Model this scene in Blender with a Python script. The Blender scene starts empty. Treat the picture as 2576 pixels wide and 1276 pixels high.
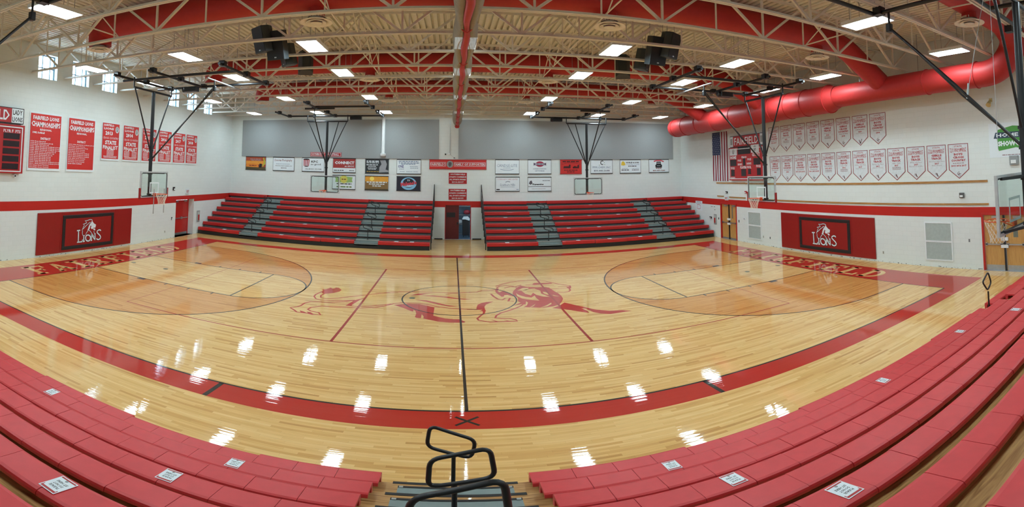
import bpy, math, random
from mathutils import Vector
random.seed(7)
SC = bpy.context.scene
COL = SC.collection
# ------------------------------------------------------------------ camera, world, exposure
F_PX, Y0_PX = 1156.35, 362.364            # pixels per radian and row of the camera's own horizon in a 2576x1276 frame
CAM = (-0.2608, -15.0393, 4.2383)
YAW, PITCH, ROLL = -0.1293, 0.0635, -0.0009
cy, sy, cp, sp, cr, sr = (math.cos(YAW), math.sin(YAW), math.cos(PITCH), math.sin(PITCH), math.cos(ROLL), math.sin(ROLL))
def mmul(A, B): return [[sum(A[i][k]*B[k][j] for k in range(3)) for j in range(3)] for i in range(3)]
RM = mmul([[cr,0,-sr],[0,1,0],[sr,0,cr]], mmul([[1,0,0],[0,cp,sp],[0,-sp,cp]], [[cy,sy,0],[-sy,cy,0],[0,0,1]]))
cd = bpy.data.cameras.new('camera'); cam = bpy.data.objects.new('camera', cd); COL.objects.link(cam)
cd.type = 'PANO'; cd.panorama_type = 'EQUIRECTANGULAR'; cd.lens = 12
cd.longitude_min = -1288/F_PX; cd.longitude_max = 1288/F_PX
cd.latitude_max = Y0_PX/F_PX; cd.latitude_min = (Y0_PX-1276)/F_PX
cd.clip_start = 0.05; cd.clip_end = 200
from mathutils import Matrix
right, fwd, up = (Vector(RM[i]) for i in range(3))
M = Matrix((( right.x, up.x, -fwd.x, CAM[0]), (right.y, up.y, -fwd.y, CAM[1]), (right.z, up.z, -fwd.z, CAM[2]), (0,0,0,1)))
cam.matrix_world = M
SC.camera = cam
w = bpy.data.worlds.new('sky'); SC.world = w; w.use_nodes = True
bg = w.node_tree.nodes['Background']; bg.inputs[0].default_value = (0.62, 0.82, 1.0, 1); bg.inputs[1].default_value = 13.0
LAMP = 45.5                                # radiance of the ceiling panels
LAMP_COLOR = (0.75, 0.93, 1.0)
SC.view_settings.view_transform = 'Standard'; SC.view_settings.look = 'None'
SC.view_settings.gamma = 1; SC.view_settings.use_curve_mapping = False; SC.view_settings.exposure = 0.0
SC.cycles.max_bounces = 8; SC.cycles.diffuse_bounces = 4; SC.cycles.glossy_bounces = 3; SC.cycles.transparent_max_bounces = 8
SC.cycles.use_adaptive_sampling = True; SC.cycles.adaptive_threshold = .03
SC.cycles.sample_clamp_indirect = 6

XL, XR, YF, YN, ZT = -15.36, 15.47, 13.97, -16.6, 9.1
ORD = ['first','second','third','fourth','fifth','sixth','seventh','eighth','ninth','tenth','eleventh','twelfth','thirteenth','fourteenth','fifteenth','sixteenth','seventeenth']

# ------------------------------------------------------------------ materials
def lin(c):
    return tuple((v/255/12.92 if v/255 <= .04045 else ((v/255+.055)/1.055)**2.4) for v in c)
class NT:
    def __init__(s, name):
        s.m = bpy.data.materials.new(name); s.m.use_nodes = True; s.t = s.m.node_tree
        s.b = s.t.nodes['Principled BSDF']; s.out = s.t.nodes['Material Output']
    def n(s, typ, **kw):
        x = s.t.nodes.new(typ)
        for k, v in kw.items(): setattr(x, k, v)
        return x
    def l(s, a, b): s.t.links.new(a, b)
    def math(s, op, a, b=None):
        x = s.n('ShaderNodeMath', operation=op)
        for i, v in enumerate((a, b)):
            if v is None: continue
            if isinstance(v, (int, float)): x.inputs[i].default_value = v
            else: s.l(v, x.inputs[i])
        return x.outputs[0]
    def ramp(s, fac, stops):
        r = s.n('ShaderNodeValToRGB'); e = r.color_ramp.elements
        while len(e) < len(stops): e.new(0.5)
        for q, (p, c) in zip(e, stops): q.position = p; q.color = (*c, 1)
        s.l(fac, r.inputs[0]); return r.outputs[0]
def mat(name, rgb, rough=.5, metal=0., spec=.5, coat=0., vary=.06, scale=9., bump=0., emit=0., alpha=1.):
    t = NT(name); b = t.b; c = lin(rgb)
    pos = t.n('ShaderNodeNewGeometry').outputs['Position']
    nz = t.n('ShaderNodeTexNoise'); nz.inputs['Scale'].default_value = scale; nz.inputs['Detail'].default_value = 3; t.l(pos, nz.inputs['Vector'])
    col = t.ramp(nz.outputs['Fac'], [(.3, tuple(x*(1-vary) for x in c)), (.7, tuple(min(1, x*(1+vary)) for x in c))])
    t.l(col, b.inputs['Base Color'])
    b.inputs['Roughness'].default_value = rough; b.inputs['Metallic'].default_value = metal
    b.inputs['Specular IOR Level'].default_value = spec
    b.inputs['Coat Weight'].default_value = coat; b.inputs['Coat Roughness'].default_value = .08
    if bump:
        bp = t.n('ShaderNodeBump'); bp.inputs['Strength'].default_value = bump; bp.inputs['Distance'].default_value = .004
        t.l(nz.outputs['Fac'], bp.inputs['Height']); t.l(bp.outputs[0], b.inputs['Normal'])
    if emit:
        t.l(col, b.inputs['Emission Color']); b.inputs['Emission Strength'].default_value = emit
    if alpha < 1:
        tr = t.n('ShaderNodeBsdfTransparent'); mx = t.n('ShaderNodeMixShader'); mx.inputs[0].default_value = alpha
        t.l(tr.outputs[0], mx.inputs[1]); t.l(b.outputs[0], mx.inputs[2]); t.l(mx.outputs[0], t.out.inputs[0])
    return t.m
def wood_floor(name, tint, paint=None, amount=1.):
    """Varnished maple strips running along X, optionally stained or painted."""
    t = NT(name); b = t.b
    pos = t.n('ShaderNodeNewGeometry').outputs['Position']
    sep = t.n('ShaderNodeSeparateXYZ'); t.l(pos, sep.inputs[0]); x, y = sep.outputs[0], sep.outputs[1]
    row = t.math('FLOOR', t.math('DIVIDE', y, .0572))
    wr = t.n('ShaderNodeTexWhiteNoise', noise_dimensions='1D'); t.l(row, wr.inputs['W'])
    uu = t.math('ADD', t.math('DIVIDE', x, .95), t.math('MULTIPLY', wr.outputs['Value'], 13.7))
    col = t.math('FLOOR', uu)
    cmb = t.n('ShaderNodeCombineXYZ'); t.l(row, cmb.inputs[0]); t.l(col, cmb.inputs[1])
    wp = t.n('ShaderNodeTexWhiteNoise', noise_dimensions='2D'); t.l(cmb.outputs[0], wp.inputs['Vector'])
    base = t.ramp(wp.outputs['Value'], [(0, lin((196,152,96))), (.06, lin((212,170,112))), (.3, lin((222,184,128))), (.7, lin((228,193,140))), (1, lin((233,203,154)))])
    mp = t.n('ShaderNodeMapping'); mp.inputs['Scale'].default_value = (2.2, 55, 1); t.l(pos, mp.inputs[0])
    gr = t.n('ShaderNodeTexNoise'); gr.inputs['Scale'].default_value = 1.; gr.inputs['Detail'].default_value = 4; t.l(mp.outputs[0], gr.inputs['Vector'])
    grain = t.ramp(gr.outputs['Fac'], [(.25, (.80,.76,.70)), (.5, (1,1,1)), (.8, (1.0,.99,.97))])
    mul = t.n('ShaderNodeMix', data_type='RGBA', blend_type='MULTIPLY'); mul.inputs['Factor'].default_value = .8
    t.l(base, mul.inputs['A']); t.l(grain, mul.inputs['B']); c = mul.outputs['Result']
    fy = t.math('FRACT', t.math('DIVIDE', y, .0572)); fx = t.math('FRACT', uu)
    gap = t.math('MAXIMUM', t.math('LESS_THAN', fy, .02), t.math('LESS_THAN', fx, .0022))
    m2 = t.n('ShaderNodeMix', data_type='RGBA', blend_type='MULTIPLY'); m2.inputs['B'].default_value = (.62,.52,.42,1)
    t.l(t.math('MULTIPLY', gap, .8), m2.inputs['Factor']); t.l(c, m2.inputs['A']); c = m2.outputs['Result']
    m3 = t.n('ShaderNodeMix', data_type='RGBA', blend_type='MULTIPLY'); m3.inputs['Factor'].default_value = 1; m3.inputs['B'].default_value = (*tint, 1)
    t.l(c, m3.inputs['A']); c = m3.outputs['Result']
    if paint:
        m4 = t.n('ShaderNodeMix', data_type='RGBA'); m4.inputs['Factor'].default_value = amount; m4.inputs['B'].default_value = (*lin(paint), 1)
        t.l(c, m4.inputs['A']); c = m4.outputs['Result']
    t.l(c, b.inputs['Base Color'])
    b.inputs['Roughness'].default_value = .45; b.inputs['Specular IOR Level'].default_value = .1
    b.inputs['Coat Weight'].default_value = 1.; b.inputs['Coat Roughness'].default_value = .035; b.inputs['Coat IOR'].default_value = 1.45
    mp2 = t.n('ShaderNodeMapping'); mp2.inputs['Scale'].default_value = (1.1, 17.5, 1); t.l(pos, mp2.inputs[0])
    wv = t.n('ShaderNodeTexNoise'); wv.inputs['Scale'].default_value = 1.; wv.inputs['Detail'].default_value = 1; t.l(mp2.outputs[0], wv.inputs['Vector'])
    bp = t.n('ShaderNodeBump'); bp.inputs['Strength'].default_value = .3; bp.inputs['Distance'].default_value = .0032
    t.l(wv.outputs['Fac'], bp.inputs['Height']); t.l(bp.outputs[0], b.inputs['Coat Normal'])
    return t.m
def block_wall(name, rgb, rough=.5):
    """Painted concrete block: running-bond joints in relief."""
    t = NT(name); b = t.b; c = lin(rgb)
    pos = t.n('ShaderNodeNewGeometry').outputs['Position']; sep = t.n('ShaderNodeSeparateXYZ'); t.l(pos, sep.inputs[0])
    cmb = t.n('ShaderNodeCombineXYZ'); t.l(t.math('ADD', sep.outputs[0], sep.outputs[1]), cmb.inputs[0]); t.l(sep.outputs[2], cmb.inputs[1])
    br = t.n('ShaderNodeTexBrick'); br.offset = .5
    for k, v in (('Scale',1.),('Mortar Size',.006),('Mortar Smooth',.5),('Brick Width',.4064),('Row Height',.2032),('Bias',0.)): br.inputs[k].default_value = v
    br.inputs['Color1'].default_value = (*c,1); br.inputs['Color2'].default_value = (*(min(1,v*1.025) for v in c),1); br.inputs['Mortar'].default_value = (*(v*.93 for v in c),1)
    t.l(cmb.outputs[0], br.inputs['Vector'])
    sc_ = t.n('ShaderNodeTexNoise'); sc_.inputs['Scale'].default_value = 11; sc_.inputs['Detail'].default_value = 4; t.l(pos, sc_.inputs['Vector'])   # scuffs along the skirting
    mk = t.math('MULTIPLY', t.math('LESS_THAN', sep.outputs[2], .055), t.math('GREATER_THAN', sc_.outputs['Fac'], .60))
    dm = t.n('ShaderNodeMix', data_type='RGBA'); dm.inputs['B'].default_value = (.06,.05,.045,1); t.l(t.math('MULTIPLY', mk, .8), dm.inputs['Factor']); t.l(br.outputs['Color'], dm.inputs['A']); t.l(dm.outputs['Result'], b.inputs['Base Color'])
    nz = t.n('ShaderNodeTexNoise'); nz.inputs['Scale'].default_value = 60; t.l(pos, nz.inputs['Vector'])
    h = t.math('SUBTRACT', t.math('MULTIPLY', nz.outputs['Fac'], .25), br.outputs['Fac'])
    bp = t.n('ShaderNodeBump'); bp.inputs['Strength'].default_value = .35; bp.inputs['Distance'].default_value = .004
    t.l(h, bp.inputs['Height']); t.l(bp.outputs[0], b.inputs['Normal'])
    b.inputs['Roughness'].default_value = rough; b.inputs['Specular IOR Level'].default_value = .35
    return t.m
def plywood(name, a, b2, sc=(1.4, 22, 22)):
    t = NT(name); b = t.b
    pos = t.n('ShaderNodeNewGeometry').outputs['Position']
    mp = t.n('ShaderNodeMapping'); mp.inputs['Scale'].default_value = sc; t.l(pos, mp.inputs[0])
    nz = t.n('ShaderNodeTexNoise'); nz.inputs['Scale'].default_value = 1.3; nz.inputs['Detail'].default_value = 5; nz.inputs['Distortion'].default_value = 1.4; t.l(mp.outputs[0], nz.inputs['Vector'])
    t.l(t.ramp(nz.outputs['Fac'], [(.3, lin(b2)), (.62, lin(a))]), b.inputs['Base Color'])
    b.inputs['Roughness'].default_value = .3; b.inputs['Coat Weight'].default_value = .3
    return t.m
def glassy(name, tint, alpha):
    """Thin pane: mostly clear, with a sharp reflection."""
    t = NT(name); tr = t.n('ShaderNodeBsdfTransparent'); tr.inputs[0].default_value = (*tint, 1)
    gl = t.n('ShaderNodeBsdfGlossy'); gl.inputs['Roughness'].default_value = .02
    lw = t.n('ShaderNodeLayerWeight'); lw.inputs[0].default_value = .5
    fr = t.math('ADD', t.math('MULTIPLY', t.math('POWER', lw.outputs['Facing'], 5), .7), .03)
    nz = t.n('ShaderNodeTexNoise'); nz.inputs['Scale'].default_value = 2
    mx = t.n('ShaderNodeMixShader'); t.l(t.math('ADD', fr, t.math('MULTIPLY', nz.outputs['Fac'], alpha)), mx.inputs[0])
    t.l(tr.outputs[0], mx.inputs[1]); t.l(gl.outputs[0], mx.inputs[2]); t.l(mx.outputs[0], t.out.inputs[0])
    return t.m
MT = {}
MT['maple'] = wood_floor('maple strip floor', (1.02,.935,.72))
MT['amber'] = wood_floor('amber stained strip floor', (.86,.58,.30))
MT['redwood'] = wood_floor('red painted strip floor', (1,1,1), (184,30,16), .985)
MT['lionred'] = wood_floor('faded red floor paint', (1,1,1), (182,40,36), .96)
MT['blackline'] = wood_floor('black floor line', (1,1,1), (24,22,22), .98)
MT['redline'] = wood_floor('red floor line', (1,1,1), (160,34,26), .98)
MT['wall'] = block_wall('white painted block', (222,230,228))
MT['wallred'] = block_wall('red painted block', (188,36,30), .4)
MT['cream'] = mat('cream steel paint', (228,224,212), .45, vary=.04)
MT['deck'] = mat('cream roof deck', (222,220,206), .55, vary=.04)
MT['duct'] = mat('red duct paint', (178,46,45), .5, spec=.35, vary=.05)
MT['black'] = mat('black steel', (20,23,27), .38, vary=.1)
MT['blackpad'] = mat('black vinyl', (26,27,30), .4)
MT['seat'] = mat('red seat plastic', (204,52,56), .42, vary=.05)
MT['farseat'] = mat('bright red seat plastic', (186,30,30), .36, coat=.12, vary=.05)
MT['pad'] = mat('red vinyl pad', (148,20,20), .38, vary=.04)
MT['grey'] = mat('grey step rubber', (126,140,138), .5)
MT['steel'] = mat('galvanised steel', (176,180,182), .35, metal=.8)
MT['white'] = mat('white paint', (230,236,238), .5, vary=.02)
MT['panel'] = mat('grey acoustic fabric', (150,155,156), .85, vary=.03, scale=40)
MT['ply'] = plywood('plywood deck', (206,162,104), (150,104,58))
MT['doorwood'] = plywood('oak veneer door', (206,158,92), (186,136,74), (14, 14, 1.2))
MT['rail'] = plywood('oak rail', (190,142,84), (140,96,50), (1.2, 1.2, 30))
MT['doorred'] = mat('red door paint', (186,34,30), .35)
MT['maroon'] = mat('maroon door', (96,22,24), .4)
MT['mesh'] = mat('grey curtain mesh', (158,154,144), .95, spec=.08, alpha=.93)
MT['orange'] = mat('orange rim paint', (224,84,34), .4)
MT['net'] = mat('white net cord', (236,228,214), .8)
MT['glass'] = glassy('clear tempered glass', (.90,.965,.95), .03)
MT['pane'] = glassy('window glass', (.93,.97,1), .02)
MT['winframe'] = mat('blue grey window frame', (110,140,160), .4)
MT['speaker'] = mat('black speaker grille', (22,27,34), .6)
MT['banner'] = mat('red banner vinyl', (204,44,40), .45, vary=.03)
MT['print'] = mat('white print', (226,236,240), .5, vary=.01)
MT['ink'] = mat('black print', (24,24,28), .5)
MT['dark'] = mat('dark display', (44,30,34), .25)
MT['scorered'] = mat('scoreboard red', (172,30,34), .38)
MT['pink'] = mat('dusty red print', (176,84,90), .5)
MT['navy'] = mat('flag blue', (36,48,92), .6)
MT['flagred'] = mat('flag red', (140,28,48), .6)
MT['flagwhite'] = mat('flag white', (212,220,224), .6)
MT['grille'] = mat('pale grey vent', (186,192,184), .5)
MT['beige'] = mat('beige casting', (190,168,110), .5)
def colour(name, rgb, **k):
    key = 'c_'+name
    if key not in MT: MT[key] = mat(name, rgb, **k)
    return MT[key]
le = NT('lamp diffuser'); le.b.inputs['Base Color'].default_value = (.9,.9,.9,1)
nz = le.n('ShaderNodeTexNoise'); nz.inputs['Scale'].default_value = 3
le.l(le.ramp(nz.outputs['Fac'], [(.2, tuple(v*.97 for v in LAMP_COLOR)), (.8, LAMP_COLOR)]), le.b.inputs['Emission Color'])
le.b.inputs['Emission Strength'].default_value = LAMP; MT['lamp'] = le.m

# ------------------------------------------------------------------ mesh helpers
class Fr:
    """A drawing plane: origin, right, up, outward normal."""
    def __init__(s, o, r, u): s.o = Vector(o); s.r = Vector(r); s.u = Vector(u); s.n = s.r.cross(s.u)
    def p(s, x, y, d=0.): return s.o + s.r*x + s.u*y + s.n*d
def FL(d=0.): return Fr((XL+d, 0, 0), (0,1,0), (0,0,1))        # left wall: x = world y, y = z
def FRt(d=0.): return Fr((XR-d, 0, 0), (0,-1,0), (0,0,1))      # right wall: x = -world y
def FF(d=0.): return Fr((0, YF-d, 0), (1,0,0), (0,0,1))        # far wall: x = world x
GROUND = Fr((0,0,0), (1,0,0), (0,1,0))
TXT = {}
def text_geom(s, bold):
    k = (s, bold)
    if k not in TXT:
        c = bpy.data.curves.new('t', 'FONT'); c.body = s; c.resolution_u = 1; c.offset = bold; c.fill_mode = 'BOTH'
        o = bpy.data.objects.new('t', c); me = o.to_mesh()
        v = [(q.co.x, q.co.y) for q in me.vertices]; f = [tuple(p.vertices) for p in me.polygons]
        o.to_mesh_clear(); bpy.data.objects.remove(o); bpy.data.curves.remove(c)
        x0, x1 = min(a for a,_ in v), max(a for a,_ in v); y0, y1 = min(b for _,b in v), max(b for _,b in v)
        TXT[k] = ([((a-x0)/(x1-x0), (b-y0)/(y1-y0)) for a, b in v], f)
    return TXT[k]
ORG = {}
class MB:
    def __init__(s): s.v = []; s.f = []
    def add(s, vs, fs):
        n = len(s.v); s.v += [tuple(v) for v in vs]; s.f += [tuple(i+n for i in f) for f in fs]; return s
    def hexa(s, p):
        return s.add(p, [(0,3,2,1),(4,5,6,7),(0,1,5,4),(1,2,6,5),(2,3,7,6),(3,0,4,7)])
    def box(s, x0, y0, z0, x1, y1, z1):
        return s.hexa([(x0,y0,z0),(x1,y0,z0),(x1,y1,z0),(x0,y1,z0),(x0,y0,z1),(x1,y0,z1),(x1,y1,z1),(x0,y1,z1)])
    def fbox(s, fr, x0, y0, x1, y1, d0, d1):
        return s.hexa([fr.p(x0,y0,d0),fr.p(x1,y0,d0),fr.p(x1,y1,d0),fr.p(x0,y1,d0),fr.p(x0,y0,d1),fr.p(x1,y0,d1),fr.p(x1,y1,d1),fr.p(x0,y1,d1)])
    def quad(s, a, b, c, d): return s.add([a,b,c,d], [(0,1,2,3)])
    def poly(s, fr, pts, d=0.): return s.add([fr.p(x,y,d) for x,y in pts], [tuple(range(len(pts)))])
    def slab(s, fr, pts, d0, d1):
        n = len(pts); return s.add([fr.p(x,y,d0) for x,y in pts]+[fr.p(x,y,d1) for x,y in pts],
            [tuple(range(n))[::-1], tuple(range(n,2*n))]+[(i,(i+1)%n,n+(i+1)%n,n+i) for i in range(n)])
    def rect(s, fr, x0, y0, x1, y1, d=0.): return s.poly(fr, [(x0,y0),(x1,y0),(x1,y1),(x0,y1)], d)
    def stroke(s, fr, pts, wd, d=0., closed=False):
        n = len(pts); L = []; Rr = []
        for i in range(n):
            a = pts[(i-1)%n] if closed or i > 0 else pts[i]; b = pts[(i+1)%n] if closed or i < n-1 else pts[i]
            tx, ty = b[0]-a[0], b[1]-a[1]; l = math.hypot(tx, ty) or 1; nx, ny = -ty/l*wd/2, tx/l*wd/2
            L.append(fr.p(pts[i][0]+nx, pts[i][1]+ny, d)); Rr.append(fr.p(pts[i][0]-nx, pts[i][1]-ny, d))
        m = n if closed else n-1
        return s.add(L+Rr, [(n+i, n+(i+1)%n, (i+1)%n, i) for i in range(m)])
    def border(s, fr, x0, y0, x1, y1, t, d0, d1):
        s.fbox(fr,x0,y0,x1,y0+t,d0,d1); s.fbox(fr,x0,y1-t,x1,y1,d0,d1); s.fbox(fr,x0,y0+t,x0+t,y1-t,d0,d1); s.fbox(fr,x1-t,y0+t,x1,y1-t,d0,d1); return s
    def disc(s, fr, cx, cy, rx, ry, d=0., n=20, a0=0., a1=2*math.pi):
        return s.poly(fr, [(cx+rx*math.cos(a0+(a1-a0)*i/n), cy+ry*math.sin(a0+(a1-a0)*i/n)) for i in range(n)], d)
    def text(s, fr, t, cx, cy, wd, h, d, bold=0.02, arch=0., rise=0.):
        vs, fs = text_geom(t, bold)
        return s.add([fr.p(cx+(u-.5)*wd, cy+(v-.5)*h*(1+rise*(2*u-1)**2)+arch*(1-(2*u-1)**2), d) for u, v in vs], fs)
    def scrawl(s, fr, cx, cy, wd, h, d):
        """A line of print too small to read: word-length dashes."""
        x = cx-wd/2
        while x < cx+wd/2-h*.4:
            l = min(random.uniform(1.6, 4.5)*h, cx+wd/2-x); s.rect(fr, x, cy-h/2, x+l, cy+h/2, d); x += l+h*.6
        return s
    def tube(s, pts, r, n=8, caps=True, r2=None):
        pts = [Vector(p) for p in pts]; N = len(pts); rings = []
        ref = None
        for i, p in enumerate(pts):
            t = ((pts[min(i+1,N-1)]-p).normalized() + (p-pts[max(i-1,0)]).normalized())
            t = t.normalized() if t.length > 1e-9 else Vector((0,0,1))
            if ref is None: ref = Vector((0,0,1)) if abs(t.z) < .9 else Vector((1,0,0))
            a = t.cross(ref).normalized(); b = t.cross(a).normalized(); ref = -b if abs(t.dot(-b)) < .9 else ref
            k = 1.
            if 0 < i < N-1:
                c = max(.35, (pts[i+1]-p).normalized().dot(t)); k = 1/c if c > .7 else 1.
            rr = r[i] if isinstance(r, (list, tuple)) else r
            rings.append([p+(a*math.cos(2*math.pi*j/n)+b*math.sin(2*math.pi*j/n))*rr for j in range(n)])
        vs = [v for q in rings for v in q]; fs = []
        for i in range(N-1):
            for j in range(n):
                fs.append((i*n+j, i*n+(j+1)%n, (i+1)*n+(j+1)%n, (i+1)*n+j))
        if caps: fs += [tuple(range(n))[::-1], tuple((N-1)*n+j for j in range(n))]
        return s.add(vs, fs)
    def loop(s, pts, r, n=8):
        pts = [Vector(p) for p in pts]; N = len(pts); c = sum(pts, Vector())/N
        nrm = (pts[0]-c).cross(pts[N//4]-c).normalized(); vs = []
        for i, p in enumerate(pts):
            t = (pts[(i+1)%N]-pts[i-1]).normalized(); a = t.cross(nrm).normalized()
            vs += [p+(a*math.cos(2*math.pi*j/n)+nrm*math.sin(2*math.pi*j/n))*r for j in range(n)]
        return s.add(vs, [(i*n+j, i*n+(j+1)%n, ((i+1)%N)*n+(j+1)%n, ((i+1)%N)*n+j) for i in range(N) for j in range(n)])
    def bar(s, a, b, wx, wy=None):
        """Square bar between two points."""
        a, b = Vector(a), Vector(b); t = (b-a).normalized(); ref = Vector((0,0,1)) if abs(t.z) < .95 else Vector((0,1,0))
        u = t.cross(ref).normalized()*wx/2; v = t.cross(u).normalized()*(wy or wx)/2
        return s.hexa([a-u-v, a+u-v, a+u+v, a-u+v, b-u-v, b+u-v, b+u+v, b-u+v])
    def lathe(s, c, prof, n=24):
        vs = []; m = len(prof)
        for j in range(n):
            a = 2*math.pi*j/n
            vs += [(c[0]+r*math.cos(a), c[1]+r*math.sin(a), c[2]+z) for r, z in prof]
        return s.add(vs, [(j*m+i, ((j+1)%n)*m+i, ((j+1)%n)*m+i+1, j*m+i+1) for j in range(n) for i in range(m-1)])
    def pieces(s):
        '''Far-apart islands of this mesh, each to become an object of its own.'''
        n = len(s.v); par = list(range(n))
        def fd(i):
            while par[i] != i: par[i] = par[par[i]]; i = par[i]
            return i
        for f in s.f:
            a = fd(f[0])
            for b in f[1:]: par[fd(b)] = a
        isl = {}
        for i in range(n): isl.setdefault(fd(i), []).append(i)
        if len(isl) < 2 or len(isl) > 900: return None
        ks = list(isl); lo = []; hi = []
        for k in ks:
            q = [s.v[i] for i in isl[k]]; lo.append([min(v[j] for v in q) for j in range(3)]); hi.append([max(v[j] for v in q) for j in range(3)])
        sz = [max(h[j]-l[j] for j in range(3)) for l, h in zip(lo, hi)]; g = list(range(len(ks)))
        def fg(i):
            while g[i] != i: g[i] = g[g[i]]; i = g[i]
            return i
        for a in range(len(ks)):
            for b in range(a+1, len(ks)):
                lim = max(.019, .49*max(sz[a], sz[b])); d2 = 0.
                for j in range(3): d2 += max(0., lo[a][j]-hi[b][j], lo[b][j]-hi[a][j])**2
                if d2 <= lim*lim: g[fg(a)] = fg(b)
        grp = {}
        for a, k in enumerate(ks): grp.setdefault(fg(a), set()).update(isl[k])
        if len(grp) < 2: return None
        out = []
        for q in grp.values():
            mp = {v: i for i, v in enumerate(sorted(q))}; m = MB(); m.v = [s.v[v] for v in sorted(q)]; m.f = [tuple(mp[v] for v in f) for f in s.f if f[0] in q]; out.append(m)
        return out
    def build(s, name, m, parent=None, smooth=False, bevel=0., kind=None):
        if parent and kind != 'stuff' and name not in ('lion_emblem', 'lion_mane_gap', 'web_bar'):
            pc = s.pieces()
            if pc: return [q.build1(name, m, parent, smooth, bevel, kind) for q in pc][0]
        return s.build1(name, m, parent, smooth, bevel, kind)
    def build1(s, name, m, parent=None, smooth=False, bevel=0., kind=None):
        o3 = ORG.get(parent.name, Vector()) if parent else Vector()
        me = bpy.data.meshes.new(name); me.from_pydata([(v[0]-o3[0], v[1]-o3[1], v[2]-o3[2]) for v in s.v], [], s.f); me.materials.append(m)
        if smooth:
            for p in me.polygons: p.use_smooth = True
            try: me.set_sharp_from_angle(angle=math.radians(50))
            except Exception: pass
        me.update()
        o = bpy.data.objects.new(name, me); COL.objects.link(o)
        if parent: o.parent = parent; ORG[o.name] = o3
        if bevel:
            b = o.modifiers.new('bevel', 'BEVEL'); b.width = bevel; b.segments = 2; b.limit_method = 'ANGLE'
        if kind: o['kind'] = kind
        return o
def tag(o, label, cat, group=None):
    o['label'] = label; o['category'] = cat
    if group: o['group'] = group
    return o
def thing(name, label, cat, loc=(0,0,0), group=None):
    o = bpy.data.objects.new(name, None); COL.objects.link(o); o.location = loc; o.empty_display_size = .2
    ORG[o.name] = Vector(loc); return tag(o, label, cat, group)
def struct(name, mb, m, parent=None, **k):
    o = mb.build(name, m, parent, **k)
    if not parent: o['kind'] = 'structure'
    return o
def dup(root, loc, label, group=None, rotz=0., flip=None):
    r = root.copy(); COL.objects.link(r); r.location = loc; r.rotation_euler = (0,0,rotz); r['label'] = label
    if group: r['group'] = group
    for ch in list(root.children):
        c = ch.copy(); COL.objects.link(c); c.parent = r
        for g in list(ch.children):
            d = g.copy(); COL.objects.link(d); d.parent = c
    return r
def rounded(pts, r, k=5):
    """Closed 3-D polygon with rounded corners."""
    pts = [Vector(p) for p in pts]; out = []; n = len(pts)
    for i in range(n):
        p, a, b = pts[i], pts[i-1], pts[(i+1)%n]; u = (a-p); v = (b-p); q = min(r, u.length*.45, v.length*.45)
        s0, s1 = p+u.normalized()*q, p+v.normalized()*q
        for j in range(k+1):
            t = j/k; out.append(s0*(1-t)**2 + p*2*t*(1-t) + s1*t*t)
    return out
def arc_path(pts, r, k=6):
    """Open polyline with rounded bends."""
    pts = [Vector(p) for p in pts]; out = [pts[0]]
    for i in range(1, len(pts)-1):
        p, a, b = pts[i], pts[i-1], pts[i+1]; u = a-p; v = b-p; q = min(r, u.length*.49, v.length*.49)
        s0, s1 = p+u.normalized()*q, p+v.normalized()*q
        for j in range(k+1):
            t = j/k; out.append(s0*(1-t)**2 + p*2*t*(1-t) + s1*t*t)
    return out+[pts[-1]]
# ------------------------------------------------------------------ room shell
def wall_cells(fr, u0, u1, v0, v1, holes):
    mb = MB(); us = sorted({u0, u1, *[h[0] for h in holes], *[h[1] for h in holes]}); vs = sorted({v0, v1, *[h[2] for h in holes], *[h[3] for h in holes]})
    for a, b in zip(us, us[1:]):
        for c, d in zip(vs, vs[1:]):
            if not any(h[0] <= (a+b)/2 <= h[1] and h[2] <= (c+d)/2 <= h[3] for h in holes): mb.rect(fr, a, c, b, d)
    for a, b, c, d, dep in holes:
        P = fr.p
        mb.quad(P(a,c,0),P(a,d,0),P(a,d,-dep),P(a,c,-dep)); mb.quad(P(b,c,0),P(b,c,-dep),P(b,d,-dep),P(b,d,0))
        mb.quad(P(a,d,0),P(b,d,0),P(b,d,-dep),P(a,d,-dep)); mb.quad(P(a,c,0),P(a,c,-dep),P(b,c,-dep),P(b,c,0))
    return mb
fl = MB().rect(GROUND, XL-.6, YN, XR+.3, YF, 0); floor = struct('floor', fl, MT['maple'])
WIN = [-2.80, -.86, 1.08, 6.50, 8.44, 10.38]                     # window centres along the left wall
WZ0, WZ1, WH = 7.65, 8.72, .52
holesL = [(y-WH, y+WH, WZ0, WZ1, .32) for y in WIN] + [(7.17, 9.13, 0, 2.22, .45)]
wl = struct('wall_left', wall_cells(FL(), YN, YF, 0, ZT+.15, holesL), MT['wall'])
holesR = [(-9.02+.06, -7.24, 0, 2.22, .12), (7.86, 9.62, 0, 2.22, .12)]
wr = struct('wall_right', wall_cells(FRt(), -YF, -YN, 0, ZT+.15, holesR), MT['wall'])
wf = struct('wall_far', wall_cells(FF(), XL, XR, 0, ZT+.15, [(-.71, .93, 0, 2.22, .25)]), MT['wall'])
wn = struct('wall_near', MB().box(XL-.1, YN-.15, 0, XR+.1, YN, ZT+.15), MT['wall'])
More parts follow.
